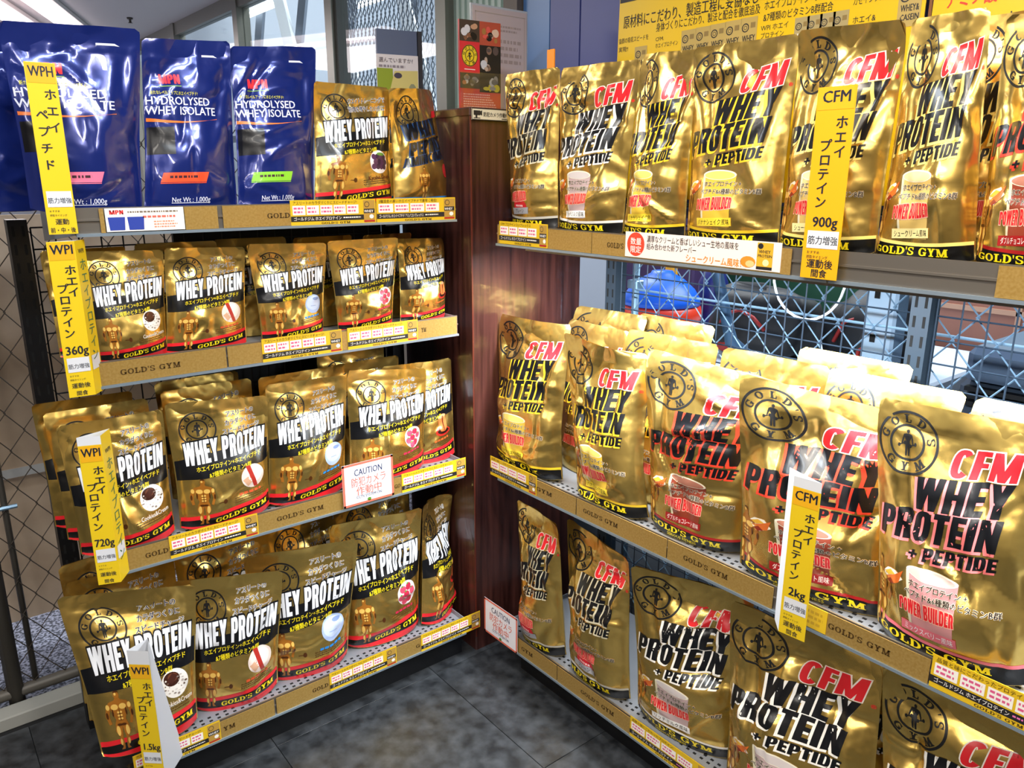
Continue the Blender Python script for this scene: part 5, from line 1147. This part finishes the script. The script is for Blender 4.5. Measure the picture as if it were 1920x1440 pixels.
for i, (lv, ds, q, lb, curl, amp, side) in enumerate(FRONT):
    pouch('blue_pouch' if ds.startswith('blue') else 'gold_pouch', ds, q, 11 + i * 7, FAT[lv], lb, 'pouch', GRP[lv], curl, amp, side)
# rows behind: along position, depth, height, width at foot and head
UP = {'emblem', 'caption_lettering', 'title_lettering', 'title_band', 'ingredient_lettering', 'logo', 'power_lettering'}
ZS = {'L1': 1.385, 'L2': 1.072, 'L3': .648, 'L4': .128, 'R1': 1.322, 'R2': .652, 'R3': .125}
BACK = [
 ('L1', 'blue_p', .095, .325, .20, .345, 'blue pouch behind the WPH sign at the rack end'),
 ('L1', 'amino', 1.085, 1.255, .17, .290, 'gold amino pouch half hidden behind the front amino pouch'),
 ('L2', 'cookie', .255, .425, .15, .232, 'small gold pouch behind the WPI 360g sign'),
 ('L2', 'milk', .445, .625, .15, .236, 'small gold pouch directly behind the small red ribbon pouch'),
 ('L2', 'yogurt', .625, .80, .15, .238, 'small gold pouch directly behind the small pale blue circle pouch'),
 ('L2', 'berry', .82, .99, .16, .232, 'small gold pouch directly behind the small strawberry pouch'),
 ('L2', 'coffee', 1.02, 1.18, .16, .230, 'small gold pouch directly behind the small orange cup pouch'),
 ('L3', 'cookie', .215, .43, .145, .302, 'gold pouch just behind the cookie pouch by the WPI 720g sign'),
 ('L3', 'cookie', .205, .415, .235, .306, 'gold pouch farthest back behind the WPI 720g sign'),
 ('L3', 'milk', .46, .68, .15, .310, 'gold pouch behind the red ribbon pouch of the third shelf'),
 ('L3', 'milk', .47, .68, .24, .312, 'shaded gold pouch farthest back behind the red ribbon pouch'),
 ('L3', 'yogurt', .70, .91, .155, .305, 'gold pouch behind the pale blue circle pouch, third shelf'),
 ('L3', 'berry', .90, 1.12, .16, .306, 'gold pouch behind the strawberry pouch of the third shelf'),
 ('L3', 'berry', .91, 1.12, .25, .320, 'shaded gold pouch farthest back behind the strawberry pouch'),
 ('L4', 'cookie', .205, .455, .20, .385, 'large gold pouch just behind the lowest cookie pouch'),
 ('L4', 'cookie', .21, .43, .30, .390, 'large gold pouch farthest back behind the lowest cookie pouch'),
 ('L4', 'milk', .46, .71, .21, .390, 'large shaded gold pouch behind the lowest red ribbon pouch'),
 ('L4', 'yogurt', .70, .95, .21, .395, 'large shaded gold pouch behind the lowest pale blue circle pouch'),
 ('L4', 'berry', .93, 1.17, .22, .395, 'large shaded gold pouch behind the lowest strawberry pouch'),
 ('R1', 'banana', -1.125, -.95, .16, .385, 'tall gold pouch in the gap between the two banana pouches'),
 ('R1', 'choux', -.62, -.44, .15, .388, 'tall gold pouch behind the last choux cream pouch'),
 ('R2', 'banana', -1.60, -1.35, .165, .415, 'big gold pouch behind the outer banana pouch, by the cabinet'),
 ('R2', 'banana', -1.66, -1.40, .27, .435, 'big gold pouch farthest back beside the cabinet wall'),
 ('R2', 'banana', -1.35, -1.08, .165, .425, 'bright lit gold pouch behind the curled banana pouch'),
 ('R2', 'choco', -1.06, -.80, .17, .425, 'bright lit gold pouch behind the first chocolate pouch'),
 ('R2', 'banana', -1.44, -1.18, .29, .440, 'big gold pouch farthest back, top edge before the balance trainer'),
 ('R2', 'choco', -.80, -.54, .17, .425, 'bright lit gold pouch behind the second chocolate pouch'),
 ('R2', 'choco', -.93, -.68, .27, .435, 'big gold pouch farthest back behind the chocolate pouches'),
 ('R2', 'mix', -.53, -.26, .18, .420, 'big gold pouch behind the mixed berry pouch'),
 ('R3', 'rich', -.66, -.40, .19, .42, 'big gold pouch in the dark gap behind the lowest milk pouches'),
]
for i, (lv, ds, x0, x1, d, h, lb) in enumerate(BACK):
    f = FL if lv[0] == 'L' else FR; z = ZS[lv]; m = (x1 - x0) * .03; rg = random.Random(i); tw = rg.uniform(-.012, .012)
    q = [f.p(x0 + m, -d + tw, z), f.p(x1 - m, -d - tw, z), f.p(x0, -d - .025 + tw, z + h), f.p(x1, -d - .025 - tw, z + h)]
    pouch('blue_pouch' if ds.startswith('blue') else 'gold_pouch', ds, [tuple(p) for p in q], 501 + i * 5, FAT[lv] * .85, lb, 'pouch', GRP[lv], (rg.uniform(-.024, -.010) if lv == 'R2' else rg.uniform(-.01, .01)), 1.1, 0, {'none'} if i == 0 else None if lv == 'L1' or (x0 < .26 and lv in ('L2', 'L3')) else UP)
